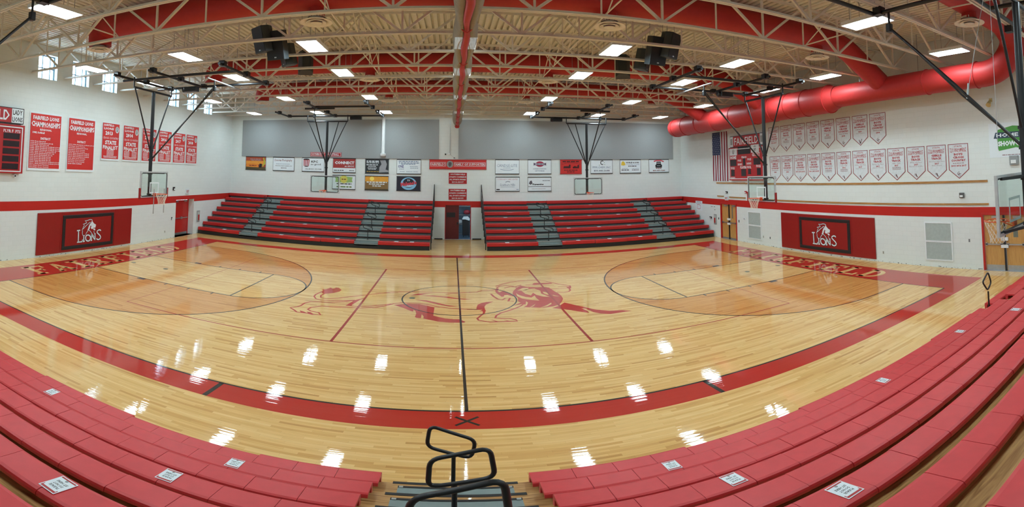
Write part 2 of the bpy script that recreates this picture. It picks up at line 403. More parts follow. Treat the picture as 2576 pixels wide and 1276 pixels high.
# red stripe painted round the room
S0, S1 = 2.06, 2.45
m = MB(); f = FL(); m.fbox(f, YN, S0, 7.17, S1, 0, .003); m.fbox(f, 7.17, 2.22, 9.13, S1, 0, .003); m.fbox(f, 9.13, S0, YF, S1, 0, .003); m.build('red_stripe', MT['wallred'], wl)
m = MB(); f = FRt(); m.fbox(f, -YF, S0, -8.96, S1, 0, .003); m.fbox(f, -8.96, 2.22, -7.24, S1, 0, .003); m.fbox(f, -7.24, S0, 7.86, S1, 0, .003); m.fbox(f, 7.86, 2.22, 9.62, S1, 0, .003); m.fbox(f, 9.62, S0, -YN, S1, 0, .003); m.build('red_stripe', MT['wallred'], wr)
m = MB(); f = FF(); m.fbox(f, XL, S0, -.71, S1, 0, .003); m.fbox(f, -.71, 2.22, .93, S1, 0, .003); m.fbox(f, .93, S0, XR, S1, 0, .003); m.build('red_stripe', MT['wallred'], wf)
# corrugated roof deck, flutes along Y
prof = []; x = XL-.3
while x < XR+.3:
    prof += [(x, ZT), (x+.12, ZT), (x+.135, ZT+.085), (x+.19, ZT+.085)]; x += .205
m = MB(); n = len(prof)
m.add([(a, YN, b) for a, b in prof]+[(a, YF+.1, b) for a, b in prof], [(i, i+1, n+i+1, n+i) for i in range(n-1)])
struct('ceiling', m, MT['deck'])
struct('ceiling', MB().box(XL-1.2, YN-.2, ZT+.15, XR+.6, YF+4, ZT+.35), MT['deck'])
# windows
for i, y in enumerate(WIN):
    wd = bpy.data.objects.new('window_%d' % (i+1), None); COL.objects.link(wd); wd['kind'] = 'structure'; wd.location = (XL-.25, y, WZ0); ORG[wd.name] = Vector(wd.location)
    f = FL(-.27); m = MB(); m.border(f, y-WH, WZ0, y+WH, WZ1, .045, 0, .06)
    xs = [y-WH+.045, y-.14, y+.28, y+WH-.045]; zs = [WZ0+.045, WZ0+.50, WZ1-.045]
    m.fbox(f, xs[1]-.018, zs[0], xs[1]+.018, zs[2], .005, .055); m.fbox(f, xs[2]-.018, zs[0], xs[2]+.018, zs[2], .005, .055); m.fbox(f, xs[0], zs[1]-.018, xs[3], zs[1]+.018, .005, .055)
    m.build('frame', MT['winframe'], wd)
    for a, b in zip(xs, xs[1:]):
        for c, d in zip(zs, zs[1:]): MB().rect(f, a, c, b, d, .03).build('pane', MT['pane'], wd)

# ------------------------------------------------------------------ floor markings (parts of the floor)
FX, FY, BX, SY = 12.8, 7.62, 14.4, 8.25
Z1, Z2, Z3, Z4, Z5 = .0006, .0012, .0018, .0024, .0030
R3, BXC = 6.02, 11.2
for sx, side in ((-1,'left'), (1,'right')):
    pts = [(sx*FX, -R3)] + [(sx*(BXC-R3*math.cos(a)), R3*math.sin(a)) for a in [(-math.pi/2)+math.pi*i/48 for i in range(49)]] + [(sx*FX, R3)]
    MB().poly(GROUND, pts, Z1).build('three_point_area', MT['amber'], floor)
    key = [(sx*FX, -1.83), (sx*7.01, -1.83)] + [(sx*(7.01-1.83*math.cos(a)), 1.83*math.sin(a)) for a in [(-math.pi/2)+math.pi*i/32 for i in range(33)]] + [(sx*7.01, 1.83), (sx*FX, 1.83)]
    MB().poly(GROUND, key, Z2).build('free_throw_lane', MT['maple'], floor)
    MB().stroke(GROUND, pts, .05, Z4).build('three_point_line', MT['blackline'], floor)
    k2 = MB().stroke(GROUND, key, .05, Z4); k2.stroke(GROUND, [(sx*7.01,-1.83),(sx*7.01,1.83)], .05, Z4)
    for sg in (-1, 1):
        xa, xb = sorted((sx*(FX-2.13), sx*(FX-2.44))); ya, yb = sorted((sg*1.83, sg*2.03)); k2.rect(GROUND, xa, ya, xb, yb, Z4)
        for d in (3.35, 4.27, 5.18): k2.stroke(GROUND, [(sx*(FX-d), sg*1.83), (sx*(FX-d), sg*2.03)], .05, Z4)
    k2.build('lane_line', MT['blackline'], floor)
    MB().rect(GROUND, min(sx*FX, sx*BX), -SY, max(sx*FX, sx*BX), SY, Z2).build('baseline_band', MT['redwood'], floor)
    MB().stroke(GROUND, [(sx*FX, -FY), (sx*FX, FY)], .03, Z4).build('baseline', MT['blackline'], floor)
for sg in (-1, 1):
    MB().rect(GROUND, -FX, min(sg*FY, sg*SY), FX, max(sg*FY, sg*SY), Z2).build('sideline_band', MT['redwood'], floor)
    MB().stroke(GROUND, [(-FX, sg*FY), (FX, sg*FY)], .05 if sg < 0 else .025, Z4).build('sideline', MT['blackline'], floor)
for x in (-4.13, 4.13): MB().stroke(GROUND, [(x, -FY), (x, -SY)], .09, Z4).build('coach_box_line', MT['blackline'], floor)
m = MB(); m.stroke(GROUND, [(-.18,-8.13),(.17,-7.83)], .05, Z4); m.stroke(GROUND, [(-.18,-7.83),(.17,-8.13)], .05, Z5); m.build('scorer_mark', MT['blackline'], floor)
MB().stroke(GROUND, [(0,-FY),(0,FY)], .055, Z4).build('centre_line', MT['blackline'], floor)
MB().stroke(GROUND, [(1.83*math.cos(2*math.pi*i/72), 1.83*math.sin(2*math.pi*i/72)) for i in range(72)], .045, Z5, True).build('centre_circle', MT['blackline'], floor)
MB().stroke(GROUND, [(-9,-4.5),(9,-4.5),(9,4.5),(-9,4.5)], .05, Z3, True).build('volleyball_line', MT['redline'], floor)
for x in (-3, 3): MB().stroke(GROUND, [(x,-4.5),(x,4.5)], .07, Z3).build('attack_line', MT['redline'], floor)
# big lion painted across the centre
LION_STROKES=[(0.055,[(-4.55,0.09),(-4.63,-0.36),(-4.61,-0.61),(-4.47,-0.87),(-4.27,-0.96),(-3.97,-0.92),(-3.72,-0.81),(-3.45,-0.73),(-3.26,-0.61)]),(0.055,[(-4.39,-0.13),(-4.44,-0.42),(-4.37,-0.66),(-4.17,-0.74),(-3.83,-0.56),(-3.53,-0.27),(-3.04,0.12),(-2.67,0.42),(-2.21,0.70),(-1.84,0.82),(-1.34,0.87),(-0.58,0.83),(-0.01,0.83),(0.62,0.92)]),(0.060,[(-3.26,-0.63),(-3.51,-0.87),(-3.92,-1.11),(-4.25,-1.19),(-4.52,-1.27),(-4.64,-1.49),(-4.65,-1.80),(-4.71,-1.96),(-4.86,-2.15),(-4.67,-2.33),(-4.54,-2.49),(-4.24,-2.48),(-4.07,-2.54),(-3.84,-2.49),(-3.95,-2.30),(-4.21,-2.23),(-4.34,-2.10),(-4.32,-1.88),(-4.06,-1.60),(-3.75,-1.57),(-3.30,-1.49),(-2.92,-1.46),(-2.51,-1.29),(-2.25,-1.06),(-2.02,-0.76),(-1.77,-0.59),(-1.35,-0.57),(-1.00,-0.70),(-0.65,-0.93),(-0.32,-1.07),(0.12,-1.16),(0.50,-1.22)]),(0.060,[(-3.25,-1.30),(-3.00,-1.30),(-2.64,-1.16),(-2.27,-0.92),(-2.08,-0.79)]),(0.045,[(-0.45,0.58),(-0.26,0.74),(-0.01,0.80)]),(0.055,[(0.34,0.90),(0.60,0.92),(0.80,1.14),(1.16,1.21),(1.31,1.30)]),(0.060,[(0.21,-1.20),(0.49,-1.21),(0.66,-1.21)]),(0.060,[(0.73,-1.29),(0.67,-1.64),(0.59,-1.81),(0.46,-2.13),(0.49,-2.29),(0.79,-2.48),(1.10,-2.46),(1.53,-2.46),(1.50,-2.33),(1.35,-2.20),(1.13,-2.18),(0.96,-2.10),(1.01,-1.87),(1.17,-1.61),(1.37,-1.45),(1.64,-1.19),(1.84,-0.95),(1.96,-0.73)]),(0.060,[(1.33,1.73),(1.58,2.03),(1.92,2.33),(2.36,2.52),(2.73,2.54),(3.05,2.44),(3.28,2.27),(3.46,2.00),(3.65,1.69),(3.99,1.35),(3.92,1.04),(3.84,0.91),(3.83,0.70),(3.73,0.53),(3.54,0.45),(3.31,0.54)]),(0.050,[(3.10,1.04),(3.43,0.99),(3.76,1.00),(3.84,0.94)]),(0.045,[(3.53,1.31),(3.87,1.27)]),(0.060,[(1.33,1.47),(1.47,1.72),(1.69,1.86),(1.94,1.67),(2.06,1.52)]),(0.060,[(1.61,1.45),(1.83,1.60),(2.05,1.60),(2.27,1.84)]),(0.060,[(2.43,1.81),(2.66,1.86),(2.86,1.84)]),(0.070,[(1.07,0.66),(1.13,0.29),(1.23,-0.02),(1.37,-0.16),(1.48,0.04),(1.64,0.05),(1.54,-0.33),(1.71,-0.37)])]
LION_FILLS=[[(-4.52,-2.30),(-4.37,-2.36),(-4.22,-2.49),(-4.41,-2.50)],[(-4.30,-2.33),(-4.17,-2.35),(-4.02,-2.52),(-4.19,-2.50)],[(-3.40,-1.33),(-3.28,-0.64),(-2.98,-0.20),(-3.11,-0.52),(-3.23,-1.16),(-3.23,-1.32)],[(-4.62,0.36),(-4.50,0.44),(-4.42,0.73),(-4.32,0.62),(-4.26,0.68),(-4.25,0.81),(-4.14,0.80),(-3.98,0.54),(-3.99,0.30),(-4.13,0.04),(-4.30,-0.10),(-4.41,-0.16),(-4.58,0.03),(-4.53,0.21)],[(-1.62,0.37),(-1.35,0.64),(-0.73,0.77),(-1.07,0.64),(-1.31,0.42)],[(-1.33,0.41),(-0.82,0.41),(-0.33,0.27),(-0.02,0.09),(0.43,-0.01),(0.15,-0.05),(-0.21,0.06),(-0.57,0.23),(-1.06,0.33)],[(-1.41,-0.17),(-1.03,-0.22),(-0.71,-0.46),(-0.37,-0.74),(-0.03,-0.90),(-0.32,-0.89),(-0.66,-0.68),(-1.02,-0.40)],[(-2.00,-0.89),(-1.77,-0.76),(-1.57,-0.67),(-1.23,-0.69),(-0.99,-0.83),(-0.76,-1.00),(-0.76,-1.87),(-0.64,-1.97),(-0.41,-2.13),(-0.19,-2.19),(-0.03,-2.19),(0.13,-2.43),(0.09,-2.50),(-0.31,-2.50),(-0.61,-2.42),(-0.81,-2.30),(-1.02,-2.18),(-1.02,-2.00),(-1.09,-1.75),(-1.09,-2.15),(-1.21,-2.13),(-1.26,-2.06),(-1.25,-1.73),(-1.29,-1.47),(-1.36,-1.32),(-1.35,-1.52),(-1.41,-1.49),(-1.68,-1.17)],[(0.81,-2.25),(0.93,-2.35),(1.04,-2.46),(0.95,-2.46)],[(1.16,-2.29),(1.32,-2.42),(1.47,-2.45),(1.28,-2.46)],[(0.49,-1.21),(0.49,-1.06),(0.55,-0.68),(0.68,-0.48),(0.85,-0.37),(1.08,-0.33),(0.93,-0.50),(0.80,-0.69),(0.74,-0.95),(0.74,-1.29),(0.70,-1.50),(0.66,-1.58),(0.65,-1.39),(0.56,-1.42),(0.65,-1.28),(0.66,-1.18)],[(3.80,1.18),(4.00,1.32),(3.90,1.03),(3.82,1.00)],[(1.26,1.18),(1.35,1.47),(1.41,1.36),(1.33,1.02),(1.38,0.84),(1.50,1.01),(1.64,0.85),(1.75,0.60),(1.84,0.22),(1.75,0.27),(1.60,0.47),(1.50,0.44),(1.46,0.26),(1.39,0.24),(1.29,0.64),(1.25,0.88)],[(1.79,0.59),(1.87,0.96),(2.05,1.44),(2.25,1.75),(2.39,1.55),(2.55,1.47),(2.78,1.37),(3.02,1.38),(3.19,1.23),(3.26,0.65),(3.32,0.40),(3.34,0.01),(3.31,-0.35),(3.20,-0.67),(3.06,-0.96),(3.00,-1.15),(2.71,-1.20),(2.49,-1.26),(2.10,-1.15),(1.91,-1.08),(2.01,-0.82),(1.92,-0.73),(1.62,-0.88),(1.90,-0.56),(1.84,-0.39),(1.90,0.03),(1.81,0.40)],[(2.73,-1.36),(3.05,-1.08),(3.03,-1.28),(3.02,-1.55)],[(2.66,1.83),(2.80,2.08),(3.05,2.03),(3.40,1.98),(3.44,1.81),(3.11,1.79),(2.75,1.76)],[(3.05,-1.08),(3.24,-0.83),(3.48,-1.20),(3.69,-1.51),(3.90,-1.85),(4.25,-2.14),(4.62,-2.22),(4.85,-2.42),(4.67,-2.41),(4.43,-2.44),(4.17,-2.47),(3.95,-2.33),(3.78,-2.11),(3.67,-1.70),(3.56,-1.58),(3.65,-1.92),(3.65,-2.15),(3.45,-1.97),(3.21,-1.71),(2.98,-1.51)]]
LION_HOLES=[[(1.92,0.67),(1.99,0.38),(2.16,0.12),(2.34,0.01),(2.49,0.25),(2.48,-0.02),(2.52,-0.42),(2.25,-0.27),(2.02,-0.07),(1.91,0.25)],[(2.15,0.97),(2.37,1.17),(2.65,1.21),(2.80,0.86),(2.75,0.48),(2.94,-0.03),(2.74,0.06),(2.56,0.33),(2.50,0.62),(2.37,0.27),(2.22,0.53)],[(2.85,0.72),(2.94,0.63),(3.05,0.18),(2.90,0.30),(2.84,0.46)],[(3.07,0.22),(3.28,-0.05),(3.10,0.05)],[(2.01,1.04),(2.26,1.36),(2.48,1.35),(2.36,1.07),(2.13,0.98)],[(2.09,-0.43),(2.13,-0.60),(2.04,-0.91),(1.91,-1.08),(2.03,-0.74)],[(2.34,-0.76),(2.23,-1.02),(2.08,-1.16),(2.21,-0.97)],[(2.84,-0.73),(2.81,-0.90),(2.62,-1.14),(2.37,-1.25),(2.65,-0.99)],[(3.05,-1.04),(3.00,-1.17),(2.72,-1.26),(2.93,-1.09)]]
HEAD_STROKES=[[(0.17,1.49),(0.10,1.52),(-0.01,1.53),(-0.15,1.49),(-0.31,1.49),(-0.22,1.42),(-0.18,1.38),(-0.42,1.33),(-0.32,1.29),(-0.38,1.22),(-0.41,1.14),(-0.46,1.07),(-0.43,1.00),(-0.44,0.93),(-0.41,0.81)],[(0.00,1.38),(-0.19,1.27),(-0.36,1.14),(-0.41,1.10)],[(-0.06,1.04),(-0.11,0.97),(-0.18,0.91),(-0.21,0.79)],[(-0.04,1.03),(0.07,0.97),(0.19,0.84),(0.27,0.76),(0.35,0.68)],[(0.31,0.96),(0.34,0.85)],[(-0.05,1.37),(0.04,1.40),(0.10,1.34)]]
HEAD_FILLS=[[(0.17,1.49),(0.20,1.41),(0.30,1.32),(0.41,1.27),(0.44,1.23),(0.40,1.21),(0.42,1.18),(0.39,1.12),(0.27,1.12),(0.25,1.09),(0.22,1.08),(0.17,1.06),(0.12,1.09),(0.09,1.15),(0.14,1.20),(0.07,1.25),(0.10,1.32),(0.11,1.40)],[(0.25,1.09),(0.37,1.08),(0.40,1.00),(0.34,0.99),(0.26,1.04)],[(0.11,1.37),(0.09,1.25),(0.04,1.18),(0.01,1.08),(-0.04,1.03),(-0.12,1.03),(-0.08,1.10),(-0.06,1.18),(0.01,1.31)]]
LIONS_WORD=[[(-0.78,1.05),(-0.58,1.06)],[(-0.68,1.05),(-0.66,0.51)],[(-0.74,0.51),(-0.43,0.51),(-0.40,0.61)],[(-0.33,0.79),(-0.32,0.52)],[(-0.38,0.79),(-0.28,0.79)],[(-0.37,0.51),(-0.26,0.52)],[(0.11,0.64),(0.10,0.60),(0.08,0.56),(0.05,0.53),(0.01,0.51),(-0.04,0.51),(-0.09,0.52),(-0.14,0.54),(-0.18,0.58),(-0.20,0.62),(-0.21,0.67),(-0.21,0.71),(-0.19,0.75),(-0.16,0.78),(-0.11,0.80),(-0.07,0.80),(-0.01,0.79),(0.03,0.77),(0.07,0.73),(0.10,0.69),(0.11,0.64)],[(0.17,0.53),(0.16,0.82)],[(0.14,0.82),(0.41,0.52)],[(0.41,0.52),(0.40,0.81)],[(0.13,0.52),(0.22,0.53)],[(0.35,0.82),(0.43,0.82)],[(0.78,0.94),(0.72,0.99),(0.62,0.99),(0.53,0.94),(0.53,0.87),(0.62,0.80),(0.74,0.71),(0.79,0.63),(0.76,0.56),(0.66,0.52),(0.56,0.54),(0.51,0.59)]]

m = MB()
for w_, q in LION_STROKES: m.stroke(GROUND, q, w_, Z1)
for q in LION_FILLS: m.poly(GROUND, q, Z2*.8)
m.build('lion_emblem', MT['lionred'], floor)
m = MB()
for q in LION_HOLES: m.poly(GROUND, q, Z2*1.2)
m.build('lion_mane_gap', MT['maple'], floor)
# FAIRFIELD along both baselines: slab-serif letters left as bare maple
def slab_letter(ch):
    B = lambda x0, y0, x1, y1: [(x0,y0),(x1,y0),(x1,y1),(x0,y1)]
    t = .12
    if ch == 'I': return [B(.36,0,.64,1), B(.14,0,.86,t), B(.14,1-t,.86,1)]
    if ch == 'F': return [B(.14,0,.40,1), B(0,0,.56,t), B(0,1-t,1,1), B(.40,.46,.72,.58), B(.66,.36,.76,.68), B(.86,.70,1,1-t)]
    if ch == 'E': return [B(.14,0,.40,1), B(0,0,1,t), B(0,1-t,1,1), B(.40,.44,.72,.56), B(.66,.34,.76,.66), B(.86,.70,1,1-t), B(.86,t,1,.30)]
    if ch == 'L': return [B(.14,0,.40,1), B(0,0,1,t), B(0,1-t,.56,1), B(.86,t,1,.32)]
    if ch == 'A': return [[(.06,0),(.24,0),(.50,.82),(.44,1)], [(.70,0),(.96,0),(.62,1),(.40,1)], B(.26,.28,.76,.40), B(0,0,.36,.10), B(.62,0,1,.10)]
    if ch == 'D':
        o = [(.36+.62*math.cos(a), .5+.5*math.sin(a)) for a in [-math.pi/2+math.pi*i/14 for i in range(15)]]; q = [(.36+.38*math.cos(a), .5+.38*math.sin(a)) for a in [-math.pi/2+math.pi*i/14 for i in range(15)]]
        return [B(.12,0,.38,1), B(0,0,.40,t), B(0,1-t,.40,1), o+q[::-1]]
    if ch == 'R':
        o = [(.46+.44*math.cos(a), .72+.28*math.sin(a)) for a in [-math.pi/2+math.pi*i/12 for i in range(13)]]; q = [(.46+.22*math.cos(a), .72+.16*math.sin(a)) for a in [-math.pi/2+math.pi*i/12 for i in range(13)]]
        return [B(.12,0,.38,1), B(0,0,.52,t), B(0,1-t,.48,1), o+q[::-1], B(.38,.44,.48,.56), [(.42,.46),(.66,.46),(.98,0),(.70,0)], B(.66,0,1,.10)]
for sx in (-1, 1):
    fr = Fr((sx*13.58, 0, 0), (0,-sx,0), (sx,0,0)); n = 9; wdt = 9.35
    for i, ch in enumerate('FAIRFIELD'):
        x0 = -wdt/2 + wdt*(i+.07)/n; m = MB(); lw = wdt/n*.86
        for q in slab_letter(ch): m.poly(fr, [(x0+a*lw, (b-.5)*1.12) for a, b in q], Z3)
        m.build('letter', MT['maple'], floor)
for i, (x, y) in enumerate([(-1.52,.02), (-12.5,.01), (-10.86,.03), (10.85,.09), (12.5,.13)]):
    d = ['oval green-grey cover plate near the centre circle', 'grey floor plate by the left painted baseline band', 'grey floor plate in the left free-throw lane', 'grey floor plate in the right free-throw lane', 'grey floor plate by the right painted baseline band'][i]
    tag(MB().lathe((x,y,0), [(0,.006),(.085,.006),(.10,.004),(.10,0)], 20).build('floor_plate', colour('plate', (110,116,92) if i == 0 else (120,112,100), rough=.3, metal=.4)), d, 'floor plate', 'volleyball post covers')

# ------------------------------------------------------------------ roof trusses
ZB = 7.79; NODES = [1.47+3.03*k for k in range(-5, 5)]
t0 = thing('roof_truss', '', 'roof truss', (0, 0, 0))
m = MB()
for s in (-1, 1): m.box(XL+.02, s*.042-.026, ZB, XR-.02, s*.042+.026, ZB+.012); m.box(XL+.02, s*.018-.006, ZB+.012, XR-.02, s*.018+.006, ZB+.075)
m.build('bottom_chord', MT['cream'], t0)
m = MB()
for s in (-1, 1): m.box(XL+.02, s*.042-.026, ZT-.014, XR-.02, s*.042+.026, ZT-.002); m.box(XL+.02, s*.018-.006, ZT-.08, XR-.02, s*.018+.006, ZT-.014)
m.build('top_chord', MT['cream'], t0)
wv = MB().bar((0,0,ZB+.04), (0,0,ZT-.04), .05).build('web_bar', MT['cream'], t0).data
o = t0.children[-1]; o.location.x = NODES[0]
wa = MB().bar((0,0,ZB+.04), (1.515,0,ZT-.04), .062).build('web_bar', MT['cream'], t0); wa.location.x = NODES[0]
wb = MB().bar((0,0,ZB+.04), (-1.515,0,ZT-.04), .062).build('web_bar', MT['cream'], t0); wb.location.x = NODES[0]
def part_at(o, x):
    c = o.copy(); COL.objects.link(c); c.location.x = x; return c
for xn in NODES[1:]:
    for q in (o, wa, wb): part_at(q, xn)
def strut(xm):
    return MB().bar((xm,0,ZB+.04), (xm,0,ZT-.04), .035)
strut(0).build('web_bar', MT['cream'], t0).location.x = NODES[0]+1.515; sv = t0.children[-1]
for xn in NODES[1:-1]: part_at(sv, xn+1.515)
TR = list(range(-8, 8))[::-1]
for i, k in enumerate(TR):
    lab = 'cream open-web steel roof truss, ' + ('nearest the far wall' if i == 0 else ORD[i]+' counting from the far wall')
    if i == 0: t0.location.y = 1.83*k; t0['label'] = lab; t0['group'] = 'roof trusses across the gym'
    else: dup(t0, (0, 1.83*k, 0), lab)
DUCTY = [8.235, 2.745, -4.575, -10.065]
for j, x in enumerate((-9.0, -3.0, 3.1, 9.1)):
    t = thing('truss_bridging', 'thin cream bridging rods tying the trusses, %s line from the left wall' % ORD[j], 'bridging', (x, 0, ZB), 'bridging lines')
    MB().bar((x,-14.6,ZB+.09), (x,12.85,ZB+.09), .028).build('bottom_rod', MT['cream'], t)
    MB().bar((x,-14.6,ZT-.1), (x,12.85,ZT-.1), .028).build('top_rod', MT['cream'], t)
    for k in range(-8, 7):
        yc = 1.83*k+.915
        if min(abs(yc-d) for d in DUCTY) < .3: continue
        MB().bar((x-.02,1.83*k,ZB+.09),(x-.02,1.83*k+1.83,ZT-.1),.024).build('cross_brace', MT['cream'], t)
        MB().bar((x+.02,1.83*k,ZT-.1),(x+.02,1.83*k+1.83,ZB+.09),.024).build('cross_brace', MT['cream'], t)

# ------------------------------------------------------------------ ceiling lights
ROWS = [(11.895,'row nearest the far wall'), (6.405,'second row from the far wall'), (.915,'third row from the far wall'), (-2.745,'fourth row from the far wall'), (-8.235,'fifth row from the far wall'), (-13.725,'row over the near bleachers')]
L0 = thing('ceiling_light', '', 'light', (0,0,0), 'lit ceiling panels')
m = MB(); m.box(-.305,-.61,.012,.305,.61,.10); m.box(-.31,-.615,0,.31,-.585,.012); m.box(-.31,.585,0,.31,.615,.012); m.box(-.31,-.585,0,-.28,.585,.012); m.box(.28,-.585,0,.31,.585,.012); m.build('housing', MT['white'], L0)
MB().box(-.28,-.585,-.004,.28,.585,.011).build('diffuser', MT['lamp'], L0)
m = MB(); m.bar((-.2,-.4,.1),(-.2,-.4,1.28),.012); m.bar((.2,-.4,.1),(.2,-.4,1.28),.012); m.bar((-.2,.4,.1),(-.2,.4,1.28),.012); m.bar((.2,.4,.1),(.2,.4,1.28),.012); m.build('hanger', MT['steel'], L0)
first = True
for y, rn in ROWS:
    for i in range(-3, 4):
        lab = 'lit ceiling panel, %s, %s from the left wall' % (rn, ORD[i+3])
        x = .05+4.27*i
        if first: L0.location = (x, y, 7.80); L0['label'] = lab; first = False
        else: dup(L0, (x, y, 7.80), lab)

# ------------------------------------------------------------------ air ducts
def ring(mb, c, axis, r, wd=.05):
    a = Vector(axis).normalized(); c = Vector(c); mb.tube([c-a*wd/2, c+a*wd/2], r, 28); return mb
DN = ['red branch duct nearest the far wall, between the trusses', 'second red branch duct from the far wall, behind the speakers', 'long red branch duct in front of the speakers, bending into the main duct']
for yd, lab in zip(DUCTY[:3], DN):
    t = thing('branch_duct', lab, 'duct', (0, yd, 8.6), 'red branch ducts')
    pth = arc_path([(-10.6,yd,8.02), (-10.6,yd,8.6), (11.7,yd,8.6), (13.98,yd,7.42)], .62, 7)
    MB().tube(pth, .38, 22).build('duct_run', MT['duct'], t, smooth=True)
    for x in (-3.55, 3.5, 10.55):
        MB().tube([(x,yd,8.4),(x,yd,8.0)], .2, 18).build('duct_collar', MT['duct'], t, smooth=True)
    m = MB()
    for x in (-8,-5,-1.8,1.2,4.8,7.6): m.bar((x,yd,8.95),(x,yd,ZT),.012)
    m.build('hanger', MT['steel'], t)
t = thing('main_duct', 'fat red main duct along the right wall with bolted flange rings', 'duct', (14.2, 0, 7.15))
XM, ZM = 14.18, 7.15
cap = [(XM, 12.42-.16+.16*math.cos(a), ZM) for a in (0,)]
MB().tube([(XM,12.5,ZM),(XM,12.46,ZM),(XM,12.36,ZM),(XM,12.2,ZM),(XM,-1.7,ZM)], [.30,.45,.555,.6,.6], 36).build('duct_run', MT['duct'], t, smooth=True)
MB().tube([(XM,-1.7,ZM),(XM,-2.2,ZM+.04)], [.6,.47], 36, caps=False).build('duct_reducer', MT['duct'], t, smooth=True)
MB().tube(arc_path([(XM,-2.2,ZM+.04),(XM,-9.4,ZM+.04),(XM,-10.07,8.1),(XM-.9,-10.07,8.6),(9.5,-10.07,8.6),(2.,-10.07,8.6)], .75, 8), .455, 30).build('duct_bend', MT['duct'], t, smooth=True)
MB().tube([(10.55,-10.07,8.4),(10.55,-10.07,8.0)], .2, 18).build('duct_collar', MT['duct'], t, smooth=True)
for y in (11.9, 10.6, 8.9, 7.1, 5.2, 3.35, 1.9, .75, -.35, -1.75):
    ring(MB(), (XM,y,ZM), (0,1,0), .625, .045).build('flange_ring', MT['duct'], t, smooth=True)
for y in (-6.6, -8.6): ring(MB(), (XM,y,ZM+.04), (0,1,0), .485, .03).build('flange_ring', MT['duct'], t, smooth=True)
m = MB()
for y in (10.9, 7.6, 5.0, 2.6, -.6, -3.4, -6.2): m.bar((XM,y,7.6),(XM,y,ZT),.02)
m.build('hanger', MT['steel'], t)
D0 = thing('air_diffuser', '', 'air diffuser', (0,0,0), 'round ceiling diffusers')
MB().lathe((0,0,0), [(.20,.17),(.20,.06),(.26,.03),(.37,.012),(.40,0),(.40,-.012),(.35,-.018),(.27,.012),(.235,.035)], 28).build('outer_ring', MT['cream'], D0, smooth=True)
MB().lathe((0,0,0), [(.225,.015),(.25,-.015),(.235,-.028),(.17,-.005),(.15,.012)], 28).build('inner_ring', MT['cream'], D0, smooth=True)
MB().lathe((0,0,0), [(0,-.005),(.09,-.008),(.135,-.03),(.12,-.042),(0,-.03)], 24).build('centre_cone', MT['cream'], D0, smooth=True)
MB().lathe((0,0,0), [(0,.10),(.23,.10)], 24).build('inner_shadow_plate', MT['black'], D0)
first = True
for yd, nm in zip(DUCTY, ('on the branch duct nearest the far wall', 'on the second branch duct from the far wall', 'on the branch duct in front of the speakers', 'on the overhead duct at the right near corner')):
    for i, x in enumerate((-10.6, -3.55, 3.5, 10.55)):
        if yd == DUCTY[3] and i < 3: continue
        lab = 'round diffuser ' + nm + ('' if yd == DUCTY[3] else ', %s from the left' % ORD[i])
        if first: D0.location = (x, yd, 7.9); D0['label'] = lab; first = False
        else: dup(D0, (x, yd, 7.9), lab)
# rolled divider curtain under the trusses
t = thing('divider_curtain', 'rolled grey mesh and red vinyl divider curtain hanging under the trusses', 'curtain', (0, 0, 7.2))
ties = [12.9, 10.9, 8.2, 5.4, 2.6, -.3, -3.2, -6.1, -9.0, -11.9, -15.]
rc = []; rr = []; ms = [[], []]; mr = []
for a, b in zip(ties, ties[1:]):
    for j in range(6):
        q = j/6; y = a+(b-a)*q; s_ = math.sin(math.pi*q)
        rc.append((.02*math.sin(y*3.1), y, 7.16-.02*s_)); rr.append(.055+.03*s_)
        ms[0].append((-.10-.035*s_, y, 7.42)); ms[1].append((.10+.035*s_, y, 7.42)); mr.append(.10+.05*s_)
MB().tube(rc, rr, 12).build('red_vinyl_roll', MT['duct'], t, smooth=True)
for q in (0, 1):
    mm_ = MB()
    vs = []; N = len(ms[q]); n = 14
    for (x, y, z), r in zip(ms[q], mr):
        vs += [(x+r*math.cos(2*math.pi*j/n), y, z+.30*math.sin(2*math.pi*j/n)) for j in range(n)]
    mm_.add(vs, [(i*n+j, i*n+(j+1)%n, (i+1)*n+(j+1)%n, (i+1)*n+j) for i in range(N-1) for j in range(n)])
    mm_.build('mesh_fold', MT['mesh'], t, smooth=True)
for y in ties[:-1]:
    MB().loop([(.17*math.cos(2*math.pi*i/20), y, 7.42+.36*math.sin(2*math.pi*i/20)) for i in range(20)], .012, 6).build('tie_strap', MT['duct'], t)
MB().lathe((0,12.95,7.1), [(0,-.14),(.10,-.12),(.15,-.02),(.13,.1),(.05,.16)], 16).build('gathered_end', MT['duct'], t, smooth=True)
MB().tube([(0,12.9,7.73),(0,-15.,7.73)], .03, 8).build('curtain_pipe', MT['steel'], t)
